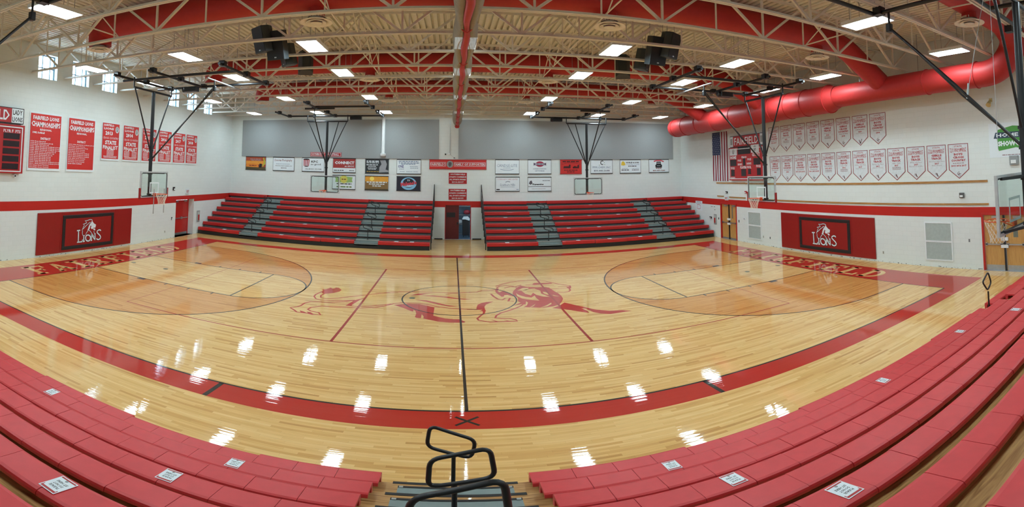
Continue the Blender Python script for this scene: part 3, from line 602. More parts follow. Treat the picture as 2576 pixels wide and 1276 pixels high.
# ------------------------------------------------------------------ bleachers
def seat_prof(mb, x0, x1, y0, z, sg, dep=.262, face=.19):
    """One seat beam: rounded nose, flat top, rear lip; sg=+1 rises towards +Y."""
    pr = [(.012,-face),(0,-face+.02),(0,-.03),(.01,-.008),(.035,0),(dep-.03,0),(dep-.008,-.01),(dep,-.03),(dep,-.062),(dep-.02,-.062),(dep-.025,-.04),(.07,-.04),(.06,-face)]
    n = len(pr)
    mb.add([(x0, y0+sg*a, z+b) for a, b in pr]+[(x1, y0+sg*a, z+b) for a, b in pr], [tuple(range(n)), tuple(range(2*n-1, n-1, -1))]+[(i, n+i, n+(i+1)%n, (i+1)%n) for i in range(n)])
    return mb
def handrail(parent, pts, base, r=.021):
    o = MB().loop(rounded(pts, .09, 5), r, 8).build('handrail', MT['black'], parent, smooth=True)
    b = Vector(base); lo = [Vector(p) for p in pts]; a, c = lo[2], lo[3]
    q = (b.x-a.x)/(c.x-a.x) if abs(c.x-a.x) > 1e-6 else .5; top = a+(c-a)*q
    MB().tube([b, (b.x, b.y, top.z)], r, 8).build('post', MT['black'], o, smooth=True)
    MB().lathe(b, [(.05,0),(.05,.012),(.025,.03),(.021,.03)], 12).build('post_foot', MT['black'], o)
    return o
def far_bank(name_lab, xa, xb, aisles, rail_x):
    t = thing('bleacher_bank', name_lab, 'bleachers', ((xa+xb)/2, 11.8, 0), 'far side bleachers')
    cuts = [xa]+[v for a in aisles for v in a]+[xb]; secs = list(zip(cuts[::2], cuts[1::2]))
    for i in range(8):
        y, z = 9.65+.58*i, .43+.29*i; zd = .28+.29*i
        for si, (a, b) in enumerate(secs):
            if i == 0:
                nn = max(1, round((b-a)/1.9))
                for j in range(nn):
                    u0 = a+(b-a)*j/nn; u1 = a+(b-a)*(j+1)/nn
                    seat_prof(MB(), u0+.01, u1-.01, y-(.04 if j % 2 else 0), z, 1, .27, .2).build('seat_section', MT['farseat'], t)
            else: seat_prof(MB(), a, b, y, z, 1, .27).build('seat_row', MT['farseat'], t)
        yb = y+.64 if i < 7 else YF-.01
        MB().box(xa+.02, y+.05, zd-.03, xb-.02, yb, zd).build('deck_board', colour('fardeck', (150,142,140)), t)
        MB().box(xa+.03, y+.075, max(.02, zd-.30), xb-.03, y+.095, zd-.03).build('riser_board', colour('farriser', (104,98,98)), t)
        MB().box(xa+.02, y+.03, zd-.085, xb-.02, y+.075, zd+.004).build('deck_nosing', MT['black'], t)
        for (a, b) in aisles:
            if i: MB().box(a, y+.062, zd-.29, b, y+.0745, zd-.086).build('aisle_riser', MT['grey'], t)
            MB().box(a, y+.076, zd, b, y+.33, zd+.004).build('aisle_tread', MT['grey'], t)
            if i == 0: MB().box(a, y-.01, .16, b, y+.03, zd-.01).build('aisle_front', MT['grey'], t)
            if i < 7:
                st_ = MB().box(a, y+.34, zd, b, y+.60, zd+.145).build('aisle_step', MT['grey'], t)
                MB().box(a, y+.335, zd+.12, b, y+.36, zd+.15).build('step_nosing', MT['steel'], st_)
    MB().box(xa+.02, 9.64, .01, xb-.02, 9.66, .22).build('front_skirt', MT['black'], t)
    for (a, b) in aisles:
        xm = (a+b)/2
        for k in range(3):
            y, z = 10.13+1.16*k, .425+.58*k
            handrail(t, [(xm-.27,y,z+.87),(xm+.26,y,z+.68),(xm+.25,y,z+.50),(xm-.26,y,z+.68)], (xm,y,z))
    # self-storing guard rail at the doorway end
    sx = rail_x
    er = MB().tube(arc_path([(sx,9.72,.42),(sx,9.78,.95),(sx,13.88,3.52),(sx,13.92,2.5)], .08), .022, 8)
    er.tube([(sx,9.75,.60),(sx,13.9,2.62)], .018, 8); er = er.build('guard_rail', MT['black'], t, smooth=True)
    for i in range(8):
        y = 9.9+.55*i; zb_ = .60+(y-9.75)*.487; zt_ = .95+(y-9.78)*.627
        MB().bar((sx,y,zb_),(sx,y,zt_),.022).build('baluster', MT['black'], er)
    for i in range(8):
        y, zd = 9.65+.58*i, .28+.29*i
        MB().bar((sx,y+.2,max(.02,zd-.27)),(sx,y+.2,zd+.3),.05).build('end_post', MT['black'], t)
    return t
far_bank('left bank of red bleachers along the far wall', XL+.05, -1.42, [(-12.45,-11.25), (-5.52,-4.22)], -1.38)
far_bank('right bank of red bleachers along the far wall', 1.60, XR-.1, [(4.40,5.72), (11.40,12.66)], 1.56)
# near bleachers: separate 45 cm seat modules
N0, NP, NR = -10.08, .585, 8
SMESH = [None]
def near_bank(lab, x_secs, aisles, deck_rng):
    t = thing('bleacher_bank', lab, 'bleachers', (0,0,0), 'near side bleachers')
    for i in range(NR):
        y, z, zd = N0-NP*i, .42+.29*i, .28+.29*i
        for (a, b) in x_secs:
            n = int(round(abs(b-a)/.4525)); sg = 1 if b > a else -1
            for j in range(n):
                xa = a+sg*.4525*j if sg > 0 else a-.4525*(j+1)
                if i >= 5 and abs(xa) > 7.5 and xa < 0: continue
                dy = (.0 if (int(abs(xa-a)/.4525+.4)//4) % 2 == 0 else -.035) if i == 0 else random.uniform(-.004,.004)
                if SMESH[0] is None: SMESH[0] = seat_prof(MB(), .002, .4495, 0, 0, -1, .262, .17).build('seat_module', MT['seat'], t); o = SMESH[0]
                else: o = SMESH[0].copy(); COL.objects.link(o); o.parent = t
                o.location = (xa, y+dy, z+(random.uniform(-.002,.002) if i else 0))
        a, b = deck_rng
        MB().box(a, y-NP-.03, zd-.03, b, y-.05, zd).build('deck_board', MT['ply'], t)
        MB().box(a, y-.085, max(.01, zd-.31), b, y-.07, zd-.03).build('riser_board', MT['black'], t)
    MB().box(deck_rng[0], N0-.06, .01, deck_rng[1], N0-.04, .25).build('front_skirt', MT['black'], t)
    for (a, b) in aisles:
        for i in range(NR):
            y, zd = N0-NP*i, .28+.29*i
            MB().box(a+.12, y-.075, zd-.10, b-.12, y-.03, zd+.006).build('tread_nosing', MT['blackpad'], t)
            st_ = MB().box(a+.2, y-NP-.01, zd, b-.2, y-.30, zd+.145).build('aisle_step', MT['grey'], t)
            MB().box(a+.2, y-.325, zd+.135, b-.2, y-.295, zd+.152).build('step_nosing', MT['blackpad'], st_)
            for xx in (a+.21, b-.25): MB().box(xx, y-.30, zd+.15, xx+.04, y-.33, zd+.154).build('nosing_end', MT['steel'], st_)
    return t
nl = near_bank('left bank of red bleachers in the foreground', [(-.95, -9.55)], [], (-9.6, -.95))
nr = near_bank('right bank of red bleachers in the foreground with the centre aisle', [(.56, 9.95), (10.5, 14.2)], [(-.95, .56), (9.95, 10.5)], (-.95, 14.4))
handrail(nr, [(-.45,-10.45,1.42),(-.01,-10.45,1.22),(-.05,-10.45,.95),(-.48,-10.45,1.12)], (-.22,-10.45,.43))
handrail(nr, [(-.40,-11.6,1.76),(.03,-11.6,1.89),(.07,-11.6,1.55),(-.41,-11.6,1.43)], (-.22,-11.6,1.0))
handrail(nr, [(-.44,-12.75,2.27),(.0,-12.75,2.43),(.03,-12.75,2.08),(-.46,-12.75,1.95)], (-.22,-12.75,1.58))
handrail(nr, [(10.11,-10.4,1.40),(10.27,-10.4,1.08),(10.03,-10.4,.93),(9.76,-10.4,1.22)], (10.06,-10.4,.43))
# seat notices
def notice(x, y, z, lab, rot, sz=1.):
    fr = Fr((x,y,z), (-math.cos(rot),-math.sin(rot),0), (math.sin(rot),-math.cos(rot),0)); W, H = .074*sz, .092*sz
    t = thing('seat_notice', lab, 'notice', (x,y,z), 'please do not sit here notices')
    MB().slab(fr, [(-W,-H),(W,-H),(W,H),(-W,H)], .0005, .0022).build('paper', MT['print'], t)
    m = MB().rect(fr, -W*.9, H*.72, W*.9, H*.92, .0026); m.rect(fr, -W*.9, -H*.92, W*.9, -H*.78, .0026); m.rect(fr,-W*.9,H*.55,-W*.8,H*.72,.0026); m.rect(fr,W*.8,H*.55,W*.9,H*.72,.0026); m.build('red_border', MT['scorered'], t)
    m = MB().text(fr, 'PLEASE', 0, H*.36, W*1.1, H*.22, .0028, .02); m.text(fr, 'DO NOT', 0, H*.02, W*1.1, H*.22, .0028, .02); m.text(fr, 'SIT HERE', 0, -H*.32, W*1.3, H*.22, .0028, .02); m.build('lettering', MT['ink'], t)
    MB().disc(fr, 0, -H*.68, W*.16, W*.16, .003).build('seal', MT['panel'], t)
NEAR = [(-5.01,1,'near left bank, second row, furthest from the aisle'),(-2.29,1,'near left bank, second row, close to the aisle'),(-2.28,3,'near left bank, fourth row'),(-2.27,5,'near left bank, sixth row'),
        (1.85,1,'near right bank, second row, beside the aisle'),(1.79,3,'near right bank, fourth row, beside the aisle'),(1.77,5,'near right bank, sixth row'),(5.24,1,'near right bank, second row, halfway along'),(7.75,1,'near right bank, second row, furthest along'),(7.78,3,'near right bank, fourth row, furthest along')]
for x, i, d in NEAR: notice(x, N0-NP*i-.125, .42+.29*i+.003, 'white and red notice, '+d, random.uniform(-.08,.08), 1.0)
FARN = [(-13.51,0),(-9.81,0),(-7.95,0),(-6.5,0),(-3.23,0),(-2.4,0),(-10.21,2),(-8.78,2),(-6.93,2),(-13.43,2),(-3.26,2),(-2.33,2),(-8.92,4),(-3.26,4),(-2.35,4),(-13.61,6),(-3.24,6),(-2.35,6),(2.71,0),(6.66,0),(8.5,0),(10.4,0),(13.88,0),(2.96,2),(6.42,2),(8.25,2),(10.17,2),(2.88,4),(6.28,4),(8.03,4),(9.93,4),(8.47,6),(10.29,6)]
cnt = {}
for x, i in sorted(FARN, key=lambda q: (q[1], q[0])):
    bank = 'left' if x < 0 else 'right'; k = cnt.get((bank,i), 0); cnt[(bank,i)] = k+1
    tag(MB().box(x-.11, 9.67+.58*i, .431+.29*i, x+.11, 9.90+.58*i, .436+.29*i).build('seat_notice', MT['print']), 'small white notice, %s row of the far %s bleachers, %s from its left end' % (ORD[i], bank, ORD[k]), 'notice', 'notices on the far bleachers')

# ------------------------------------------------------------------ basketball backstops
def backstop(label, P, kind, motor):
    """P(u, v, z): u towards the court from the board face, v sideways."""
    t = thing('basketball_backstop', label, 'backstop', P(0,0,7.6), 'ceiling-hung backstops')
    w2, zb, zt = .915, 2.88, 3.95
    def bx(mb, u0, v0, z0, u1, v1, z1): return mb.hexa([P(u0,v0,z0),P(u1,v0,z0),P(u1,v1,z0),P(u0,v1,z0),P(u0,v0,z1),P(u1,v0,z1),P(u1,v1,z1),P(u0,v1,z1)])
    bd = bx(MB(), -.028,-w2+.03,zb+.03, -.016,w2-.03,zt-.03).build('backboard_glass', MT['glass'], t)
    m = MB()
    for a in ((-w2,zb,w2,zb+.05),(-w2,zt-.05,w2,zt),(-w2,zb+.05,-w2+.05,zt-.05),(w2-.05,zb+.05,w2,zt-.05)): bx(m, -.05,a[0],a[1], 0,a[2],a[3])
    m.build('backboard_frame', colour('boardframe', (192,198,200), rough=.35, metal=.3), t)
    m = MB(); q = [P(-.012, a, b) for a, b in ((-w2+.06,zb+.06),(w2-.06,zb+.06),(w2-.06,zt-.06),(-w2+.06,zt-.06))]
    m.loop(rounded(q, .12, 5), .011 if kind == 'main' else .019, 6); m.build('gasket', MT['black'], t)
    m = MB()
    for a in ((-.305,3.05,.305,3.10),(-.305,3.46,.305,3.51),(-.305,3.10,-.255,3.46),(.255,3.10,.305,3.46)): bx(m, -.014,a[0],a[1], -.011,a[2],a[3])
    
    if kind != 'side': m.build('target_square', MT['print'], t)
    if kind == 'main':
        m = MB(); bx(m, -.06,-w2-.03,zb-.03,.02,w2+.03,zb+.02); bx(m, -.06,-w2-.03,zb+.02,.02,-w2+.015,zb+.40); bx(m, -.06,w2-.015,zb+.02,.02,w2+.03,zb+.40); m.build('edge_padding', MT['pad'], t)
        if 'left' in label:
            for v in (-.25,.45): MB().tube([P(.18,v,3.25),P(.18,v,2.25)], .018, 8).build('hanging_rod', MT['steel'], t)
    rim = MB().loop([P(.381+.2286*math.cos(2*math.pi*i/32), .2286*math.sin(2*math.pi*i/32), 3.05) for i in range(32)], .010, 8).build('rim', MT['orange'], t, smooth=True)
    m = MB(); bx(m, -.01,-.08,2.93,.02,.08,3.07); bx(m, .02,-.07,3.03,.17,.07,3.05); m.bar(P(.02,-.06,2.95),P(.2,-.12,3.04),.018); m.bar(P(.02,.06,2.95),P(.2,.12,3.04),.018); m.build('rim_bracket', MT['orange'], t)
    m = MB(); S = 12; lv = [(0,.2286,3.045),(1,.21,2.96),(0,.175,2.87),(1,.15,2.78),(0,.135,2.70),(1,.14,2.62)]
    def kn(i, l): o_, r, z = lv[l]; a = 2*math.pi*(i+o_*.5)/S; return P(.381+r*math.cos(a), r*math.sin(a), z)
    for l in range(5):
        for i in range(S):
            j = i if lv[l][0] == 0 else i+1
            m.tube([kn(i,l), kn(j,l+1)], .0045, 4, False); m.tube([kn(i,l), kn(j-1,l+1)], .0045, 4, False)
    m.build('net', MT['net'], t)
    um = -.26
    MB().tube([P(um,0,7.24),P(um,0,2.98)], .075, 14).build('mast', MT['black'], t, smooth=True)
    m = MB()
    for z in (3.0,3.85,4.42,4.8): m.tube([P(um,0,z-.03),P(um,0,z+.03)], .10, 14)
    m.build('mast_clamp', MT['black'], t)
    m = MB()
    for z in (zb+.06, zt-.07):
        for v in (-.7, .7): m.bar(P(um,0,z), P(-.045,v,z), .05)
    m.build('board_arm', MT['black'], t)
    MB().tube([P(um,-1.28,7.26),P(um,1.28,7.26)], .045, 10).build('pivot_bar', MT['black'], t, smooth=True)
    for v in (-1.22, 1.22): MB().tube([P(um,v,7.26),P(um,v*.06,4.8)], .03, 8).build('side_strut', MT['black'], t, smooth=True)
    MB().tube([P(2.58,.05,7.22),P(um,.02,4.42)], .032, 8).build('front_brace', MT['black'], t, smooth=True)
    if kind == 'side': MB().tube([P(um,.72,7.26),P(um,.05,4.8)], .03, 8).build('inner_strut', MT['black'], t, smooth=True)
    else: MB().tube([P(2.62,-.12,7.22),P(1.0,-.06,5.55),P(um,-.04,4.42)], .02, 8).build('brace_lock', MT['black'], t, smooth=True)
    for v in (-1.28, 1.28): MB().tube([P(um,v,7.26),P(um,v,7.66)], .03, 8).build('drop_hanger', MT['black'], t)
    Zp = 7.66
    if kind == 'near':
        MB().tube([P(.84,.03,5.5),P(.32,.05,7.66)], .006, 6).build('safety_cable', MT['steel'], t); MB().tube([P(.1,.4,7.66),P(.1,.4,4.4)], .005, 6).build('safety_cable', MT['steel'], t); MB().tube([P(.84,.03,5.45),P(.80,.03,5.75)], .022, 8).build('cable_clip', MT['steel'], t)
    def pipe(a, b): MB().tube([P(*a,Zp), P(*b,Zp)], .05, 10).build('frame_pipe', MT['black'], t, smooth=True)
    def clamp(u, v): 
        m = MB(); c = P(u,v,0); m.box(c[0]-.10,c[1]-.10,Zp-.05,c[0]+.10,c[1]+.10,7.80); m.build('truss_clamp', MT['black'], t)
    if kind == 'main':
        for u in (-.67, 1.08, 3.98):
            pipe((u,-2.1), (u,1.78)); clamp(u,-1.83); clamp(u,1.78); clamp(u,0)
        pipe((-1.25,-.8), (3.98,-.8)); pipe((-1.25,1.6), (3.9,1.6))
        MB().tube([P(2.6,-.5,7.56),P(2.6,2.3,7.56)], .035, 8).build('slide_rod', MT['steel'], t, smooth=True)
        mu = P(.75, 1.3, 7.55)
    elif kind == 'near':
        pipe((3.05,.02), (.3,.02)); pipe((3.0,-.1), (3.0,3.4)); pipe((.75,-3.3), (.75,3.3)); pipe((-.26,-1.3), (-.26,1.3)); pipe((.75,-1.2), (-.4,-1.2)); pipe((.75,1.2), (-.4,1.2))
        for q in ((2.88,.02),(1.05,.02),(2.88,3.2),(1.05,-3.2),(1.05,3.2)): clamp(*q)
        mu = P(.75, 1.75, 7.55)
    else:
        for v in (-2.75, .3, 3.3):
            pipe((-1.05,v), (1.45,v)); clamp(-1.0,v); clamp(.75,v)
        for v in (.25, 3.32): pipe((2.85,v), (5.1,v)); clamp(2.6+.0,v); clamp(4.42,v)
        pipe((-.75,-2.8), (-.75,3.35)); pipe((3.25,.1), (3.25,3.4)); pipe((2.62,-.5),(2.62,1.2))
        mu = P(-.7, 1.75, 7.55)
    m = MB(); m.box(mu[0]-.30,mu[1]-.16,mu[2]-.14,mu[0]+.30,mu[1]+.16,mu[2]+.06); m.tube([(mu[0]-.42,mu[1],mu[2]-.03),(mu[0]-.2,mu[1],mu[2]-.03)], .12, 12); m.build('winch', MT['black'], t, bevel=.02)
    e = P(2.6,.05,7.3); m = MB(); m.box(e[0]-.06,e[1]-.06,7.14,e[0]+.06,e[1]+.06,7.34); m.box(e[0]-.025,e[1]-.025,7.34,e[0]+.025,e[1]+.025,7.62); m.build('brace_trolley', MT['black'], t, bevel=.02)
    return t
backstop('black ceiling-hung backstop with padded glass board at the left baseline', lambda u,v,z: (-11.58+u, v, z), 'main', 1)
backstop('black ceiling-hung backstop with padded glass board at the right baseline', lambda u,v,z: (11.58-u, v-.05, z), 'main', 1)
backstop('side backstop over the left far bleachers', lambda u,v,z: (-7.87+v, 11.75-u, z), 'side', 1)
backstop('side backstop over the right far bleachers', lambda u,v,z: (7.87-v, 11.75-u, z), 'side', 1)
backstop('side backstop over the near right bleachers, glass seen edge-on', lambda u,v,z: (7.87-v, -12.02+u, z), 'near', 1)
backstop('side backstop over the near left bleachers, only its ceiling clamps in view', lambda u,v,z: (-7.87+v, -12.02+u, z), 'near', 1)

# ------------------------------------------------------------------ loudspeakers between the trusses
def speaker(lab, c, yaw, tilt, s=1.):
    t = thing('loudspeaker', lab, 'loudspeaker', c, 'clustered loudspeakers')
    W, D, H = .26*s, .24*s, .40*s
    def T(x, y, z):
        y2, z2 = y*math.cos(tilt)-z*math.sin(tilt), y*math.sin(tilt)+z*math.cos(tilt)
        return (c[0]+x*math.cos(yaw)-y2*math.sin(yaw), c[1]+x*math.sin(yaw)+y2*math.cos(yaw), c[2]+z2)
    pl = [(-W,-D),(W,-D),(W*1.0,D*.1),(W*.55,D),(-W*.55,D),(-W,D*.1)]; n = 6
    m = MB().add([T(x,y,-H) for x,y in pl]+[T(x,y,H) for x,y in pl], [tuple(range(n))[::-1], tuple(range(n,2*n))]+[(i,(i+1)%n,n+(i+1)%n,n+i) for i in range(n)])
    m.build('cabinet', colour('spkbox', (44,52,56), rough=.5), t, bevel=.02)
    MB().hexa([T(-W*.94,-D-.012,-H*.96),T(W*.94,-D-.012,-H*.96),T(W*.94,-D,-H*.96),T(-W*.94,-D,-H*.96),T(-W*.94,-D-.012,H*.96),T(W*.94,-D-.012,H*.96),T(W*.94,-D,H*.96),T(-W*.94,-D,H*.96)]).build('front_grille', MT['speaker'], t)
    b = [T(-.035,-D-.016,-H*.86),T(.035,-D-.016,-H*.86),T(.035,-D-.016,-H*.78),T(-.035,-D-.016,-H*.78)]
    MB().quad(*b).build('badge', MT['steel'], t)
    m = MB()
    for x in (-W*.8, W*.8): q = T(x,0,H*.95); m.bar(q, (q[0],q[1],ZT-.03), .014)
    m.build('suspension_rod', MT['steel'], t)
for sx, side in ((-1,'left'),(1,'right')):
    X = (lambda v: v if sx < 0 else -v+.35)
    speaker('black loudspeaker highest in the %s cluster, turned outward' % side, (X(-5.72), -2.72, 8.14), -.55*-sx, .25)
    speaker('large black loudspeaker in the middle of the %s cluster, facing the near side' % side, (X(-5.38), -2.45, 8.0), .12*sx, .28, 1.12)
    speaker('black loudspeaker behind the middle one in the %s cluster' % side, (X(-5.62), -.95, 8.08), .9*sx, .22, .92)
    speaker('black loudspeaker lowest in the %s cluster, turned to the far side' % side, (X(-5.65), .95, 8.26), 2.75*sx, .2, 1.05)
# ------------------------------------------------------------------ wall pads with the LIONS emblem
def pads(mk, c, side):
    """mk(d): drawing plane on the wall; c: centre along it."""
    f = mk(0); z0, z1 = .10, 1.94
    for nm, a, b in (('left', c-3.05, c-1.74), ('right', c+1.74, c+3.03)):
        t = thing('wall_pad', 'plain red vinyl wall pad on the %s wall, %s of its emblem pad' % (side, nm), 'wall pad', f.p((a+b)/2, 0), 'red wall pads')
        MB().fbox(f, a, z0, b, z1, .004, .06).build('cushion', MT['pad'], t, bevel=.02)
        MB().fbox(f, a+.02, z0+.02, b-.02, z1-.02, 0, .004).build('backing', MT['black'], t)
    t = thing('wall_pad', 'red wall pad with black frame and white lion emblem on the %s wall' % side, 'wall pad', f.p(c, 0), 'red wall pads')
    MB().fbox(f, c-1.735, z0, c+1.735, z1, .004, .055).build('cushion', MT['pad'], t, bevel=.02)
    MB().fbox(f, c-1.7, z0+.02, c+1.7, z1-.02, 0, .004).build('backing', MT['black'], t)
    for a in ((c-1.65,z1-.30,c+1.65,z1-.15), (c-1.65,.22,c+1.65,.37), (c-1.65,.37,c-1.49,z1-.30), (c+1.49,.37,c+1.65,z1-.30)):
        MB().fbox(f, *a, .055, .085).build('frame_roll', MT['blackpad'], t, bevel=.02)
    MB().fbox(f, c-1.48, .38, c+1.48, z1-.31, .055, .07).build('emblem_panel', MT['pad'], t, bevel=.012)
    g = Fr(f.p(c, 0), f.r, f.u)
    m = MB()
    for q in LIONS_WORD: m.stroke(g, q, .095, .0715, closed=len(q) > 18 and q[0] == q[-1])
    for q in HEAD_STROKES: m.stroke(g, q, .055, .0712)
    for q in HEAD_FILLS: m.slab(g, [(a*1.0, b) for a, b in q], .0705, .0711)
    m.build('emblem_outline', MT['ink'], t)  # black print edging behind the white head and letters
    m = MB()
    for q in HEAD_STROKES: m.stroke(g, q, .026, .0722)
    for q in HEAD_FILLS: m.poly(g, q, .0724)
    m.build('lion_head', MT['print'], t)
    m = MB()
    for q in LIONS_WORD: m.stroke(g, q, .058, .0728)
    m.build('lettering', MT['print'], t)
pads(FL, .10, 'left'); pads(FRt, -.16, 'right')

# ------------------------------------------------------------------ boards and banners
def small_emblem(fr, cx, cy, r, t, d):
    MB().disc(fr, cx, cy, r*.8, r, d, 18).build('emblem_disc', MT['flagwhite'], t)
    m = MB(); m.stroke(fr, [(cx-r*.35,cy+r*.6),(cx+r*.2,cy+r*.7),(cx+r*.45,cy+r*.3),(cx+r*.25,cy-r*.1),(cx+r*.3,cy-r*.45),(cx-r*.1,cy-r*.6),(cx-r*.4,cy-r*.2),(cx-r*.3,cy+r*.3)], r*.16, d+.001, True); m.stroke(fr, [(cx-.1*r,cy+.4*r),(cx+.1*r,cy),(cx-.1*r,cy-.4*r)], r*.14, d+.001); m.build('emblem_mark', MT['ink'], t)
fl0 = FL(.012)
def hung_banner(mk, x0, x1, z0, z1, lab, grp, name='banner', paper=None):
    fr = mk(.004); t = thing(name, lab, name, fr.p((x0+x1)/2, z1), grp)
    n = 7; pts = []
    m = MB()                                                         # cloth with a slight sag off the wall
    for j in range(n+1):
        z = z0+(z1-z0)*j/n; q = (.012 if j else .028)
        m.v += [tuple(fr.p(x0, z, q)), tuple(fr.p(x1, z, q))]
    m.f += [(2*j, 2*j+1, 2*j+3, 2*j+2) for j in range(n)]
    m.build('cloth', paper or MT['print'], t)
    return t, mk(.0345)
for k, (y0, y1, lines, top) in enumerate([(-3.65,-1.87,['1976 Boys Baseball','1976 Boys Basketball (23-3)','1978 Boys Golf (33-10)','1981 Girls Fastpitch Softball (19-4)','1982 Girls Fastpitch Softball (19-3)','1985 Girls Fastpitch Softball (21-4)','1989 Girls Cross Country-Div II','1994 Girls Basketball (19-10)','1995 Boys Basketball (19-6)','1999 Boys Baseball (19-4)','2000 Boys Baseball (17-7)','2003 Boys Baseball (21-5)','2009 Girls Fastpitch Softball (19-6)','2011 Girls Fastpitch Softball (19-3)','2011 Boys Cross Country','2012 Boys Cross Country'], '1982 Softball'),
      (-1.52,.22,['2012 Girls Fastpitch Softball (17-11)','2013 Boys Cross Country','2014 Boys Basketball (17-6)','2014 Boys Cross Country','2015 Boys Cross Country','2015 Girls Fastpitch Softball','2016 Girls Fastpitch Softball','2017 Girls Fastpitch Softball','2016 Girls Cross Country','2016 Boys Cross Country','2017 Boys Cross Country','2018 Girls Softball'], None)]):
    t, fr = hung_banner(FL, y0, y1, 3.74, 6.20, ('large red championships banner beside the scoreboard on the left wall, with the longer list' if k == 0 else 'large red championships banner with the shorter list, next to the small red banners'), 'large championship banners')
    MB().rect(fr, y0+.06, 3.84, y1-.06, 6.12, 0).build('red_field', MT['banner'], t)
    c = (y0+y1)/2; w_ = y1-y0; m = MB()
    m.text(fr, 'FAIRFIELD LIONS', c, 5.95, w_*.80, .17, .003, .03); m.text(fr, 'CHAMPIONSHIPS', c, 5.70, w_*.88, .23, .003, .03, -.03); m.text(fr, 'REGIONAL', c, 5.46, w_*.36, .085, .003, .03)
    if top: m.text(fr, top, c-w_*.22, 5.33, w_*.36, .085, .003, .03)
    m.text(fr, 'DISTRICT', c, 5.09, w_*.30, .10, .003, .03)
    for j, s in enumerate(lines): wd = w_*.0255*len(s); m.text(fr, s, y0+.09+wd/2, 4.96-.0715*j if k == 0 else 4.95-.077*j, wd, .052, .003, .03)
    m.build('lettering', MT['print'], t)
for k, y0 in enumerate([.66, 2.18, 3.70, 5.15, 6.57, 7.92]):
    y1 = y0+1.28; yr = 2013+k
    t, fr = hung_banner(FL, y0, y1, 4.33, 6.17, 'small red cross country finalist banner, %s counting from the big championship banners' % ORD[k], 'small red finalist banners')
    MB().rect(fr, y0+.05, 4.41, y1-.05, 6.12, 0).build('red_field', MT['banner'], t); c = (y0+y1)/2
    m = MB(); m.text(fr, 'FAIRFIELD', y0+.48, 6.01, .72, .10, .003, .02, .02); m.text(fr, 'LIONS', y0+.48, 5.86, .70, .11, .003, .03); m.text(fr, str(yr), y0+.50, 5.64, .52, .20, .003, .04)
    m.text(fr, 'CROSS COUNTRY', c, 5.41, 1.10, .10, .003, .0); m.text(fr, 'STATE', c, 5.19, .80, .20, .003, .04); m.text(fr, 'FINALIST', c, 4.97, 1.06, .18, .003, .03, -.03)
    for j in range(5):
        if k == 0: m.scrawl(fr, c, 4.83-.06*j, .5, .026, .003)
        else: m.scrawl(fr, c-.3, 4.82-.06*j, .42, .026, .003); m.scrawl(fr, c+.3, 4.82-.06*j, .40, .026, .003)
    m.scrawl(fr, c, 4.53, .95, .026, .003); m.scrawl(fr, c, 4.47, .90, .026, .003); m.build('lettering', MT['print'], t)
    small_emblem(fr, y1-.21, 5.84, .16, t, .003)
# white pennants on the right wall
def pennant(yl, zt, lines, year, mark, lab, foot=(), first=('STATE','TOURNAMENT','PARTICIPANT')):
    x0 = -yl; W, H, Hs = .88, 1.36, 1.0; fr = FRt(.012); cx = x0+W/2
    t = thing('pennant', lab, 'pennant', fr.p(cx, zt), 'white tournament pennants')
    out = [(x0,zt),(x0,zt-Hs),(cx,zt-H),(x0+W,zt-Hs),(x0+W,zt)]
    MB().slab(fr, out, -.008, .0).build('cloth', MT['flagwhite'], t)
    e = .018; inn = [(x0+e,zt-e),(x0+e,zt-Hs+.005),(cx,zt-H+e*1.5),(x0+W-e,zt-Hs+.005),(x0+W-e,zt-e)]
    MB().stroke(fr, inn, .034, .0015, True).build('border', colour('pennantred', (140,36,40)), t)
    m = MB(); m.text(fr, first[0], cx, zt-.105, .34, .062, .002, .02); m.text(fr, first[1], cx, zt-.20, .72, .085, .002, .02, -.02); m.text(fr, first[2], cx, zt-.305, .72, .085, .002, .02, .02)
    m.build('heading', MT['pink'], t)
    m = MB(); z = zt-.41
    for s in lines: m.text(fr, s, cx, z, min(.62, .095*len(s)), .092, .002, .06); z -= .118
    m.build('event_name', MT['pink'], t)
    m = MB()
    if foot and foot[0]: m.text(fr, foot[0], cx, z+.005, min(.7, .04*len(foot[0])), .052, .002, 0.)
    else: m.scrawl(fr, cx, z+.012, .5, .025, .002)
    z -= .085
    for j, s in enumerate(foot[1:]):
        m.text(fr, s, cx, z-.07-.06*j, min(.66, .04*len(s)), .046, .002, 0.)
    if len(foot) < 2:
        for j in range(3 if len(lines) < 3 else 0): m.scrawl(fr, cx, z-.075-.045*j, .42, .022, .002)
    m.build('small_print', colour('greyprint', (150,120,124)), t)
    m = MB(); m.text(fr, year, cx, z, .085*len(year)*.55 if len(year) > 5 else .19, .075, .0022, .05); m.build('year', colour('yearred', (176,50,54)), t)
    m = MB(); q = zt-1.17
    if mark == 'shoe': m.slab(fr, [(cx-.05,q+.07),(cx-.01,q+.075),(cx+.03,q-.02),(cx+.06,q-.07),(cx+.03,q-.08),(cx-.03,q-.01)], .001, .003); m.stroke(fr, [(cx-.07,q+.08),(cx-.09,q+.03),(cx-.05,q+.01)], .014, .003)
    elif mark == 'pins': m.stroke(fr, [(cx-.07,q+.08),(cx-.01,q-.06)], .035, .003); m.stroke(fr, [(cx+.08,q+.11),(cx+.01,q-.06)], .03, .003); m.disc(fr, cx, q-.05, .045, .045, .0035, 12)
    else:
        for dx, dy in ((-.01,.03),(.02,-.03)): m.stroke(fr, [(cx+dx+.05*math.cos(a),q+dy+.05*math.sin(a)) for a in [.7+i*.5 for i in range(11)]], .016, .003)
        m.stroke(fr, [(cx-.09,q),(cx+.09,q)], .014, .003)
    m.build('mark', colour('penmark', (92,60,64)), t)
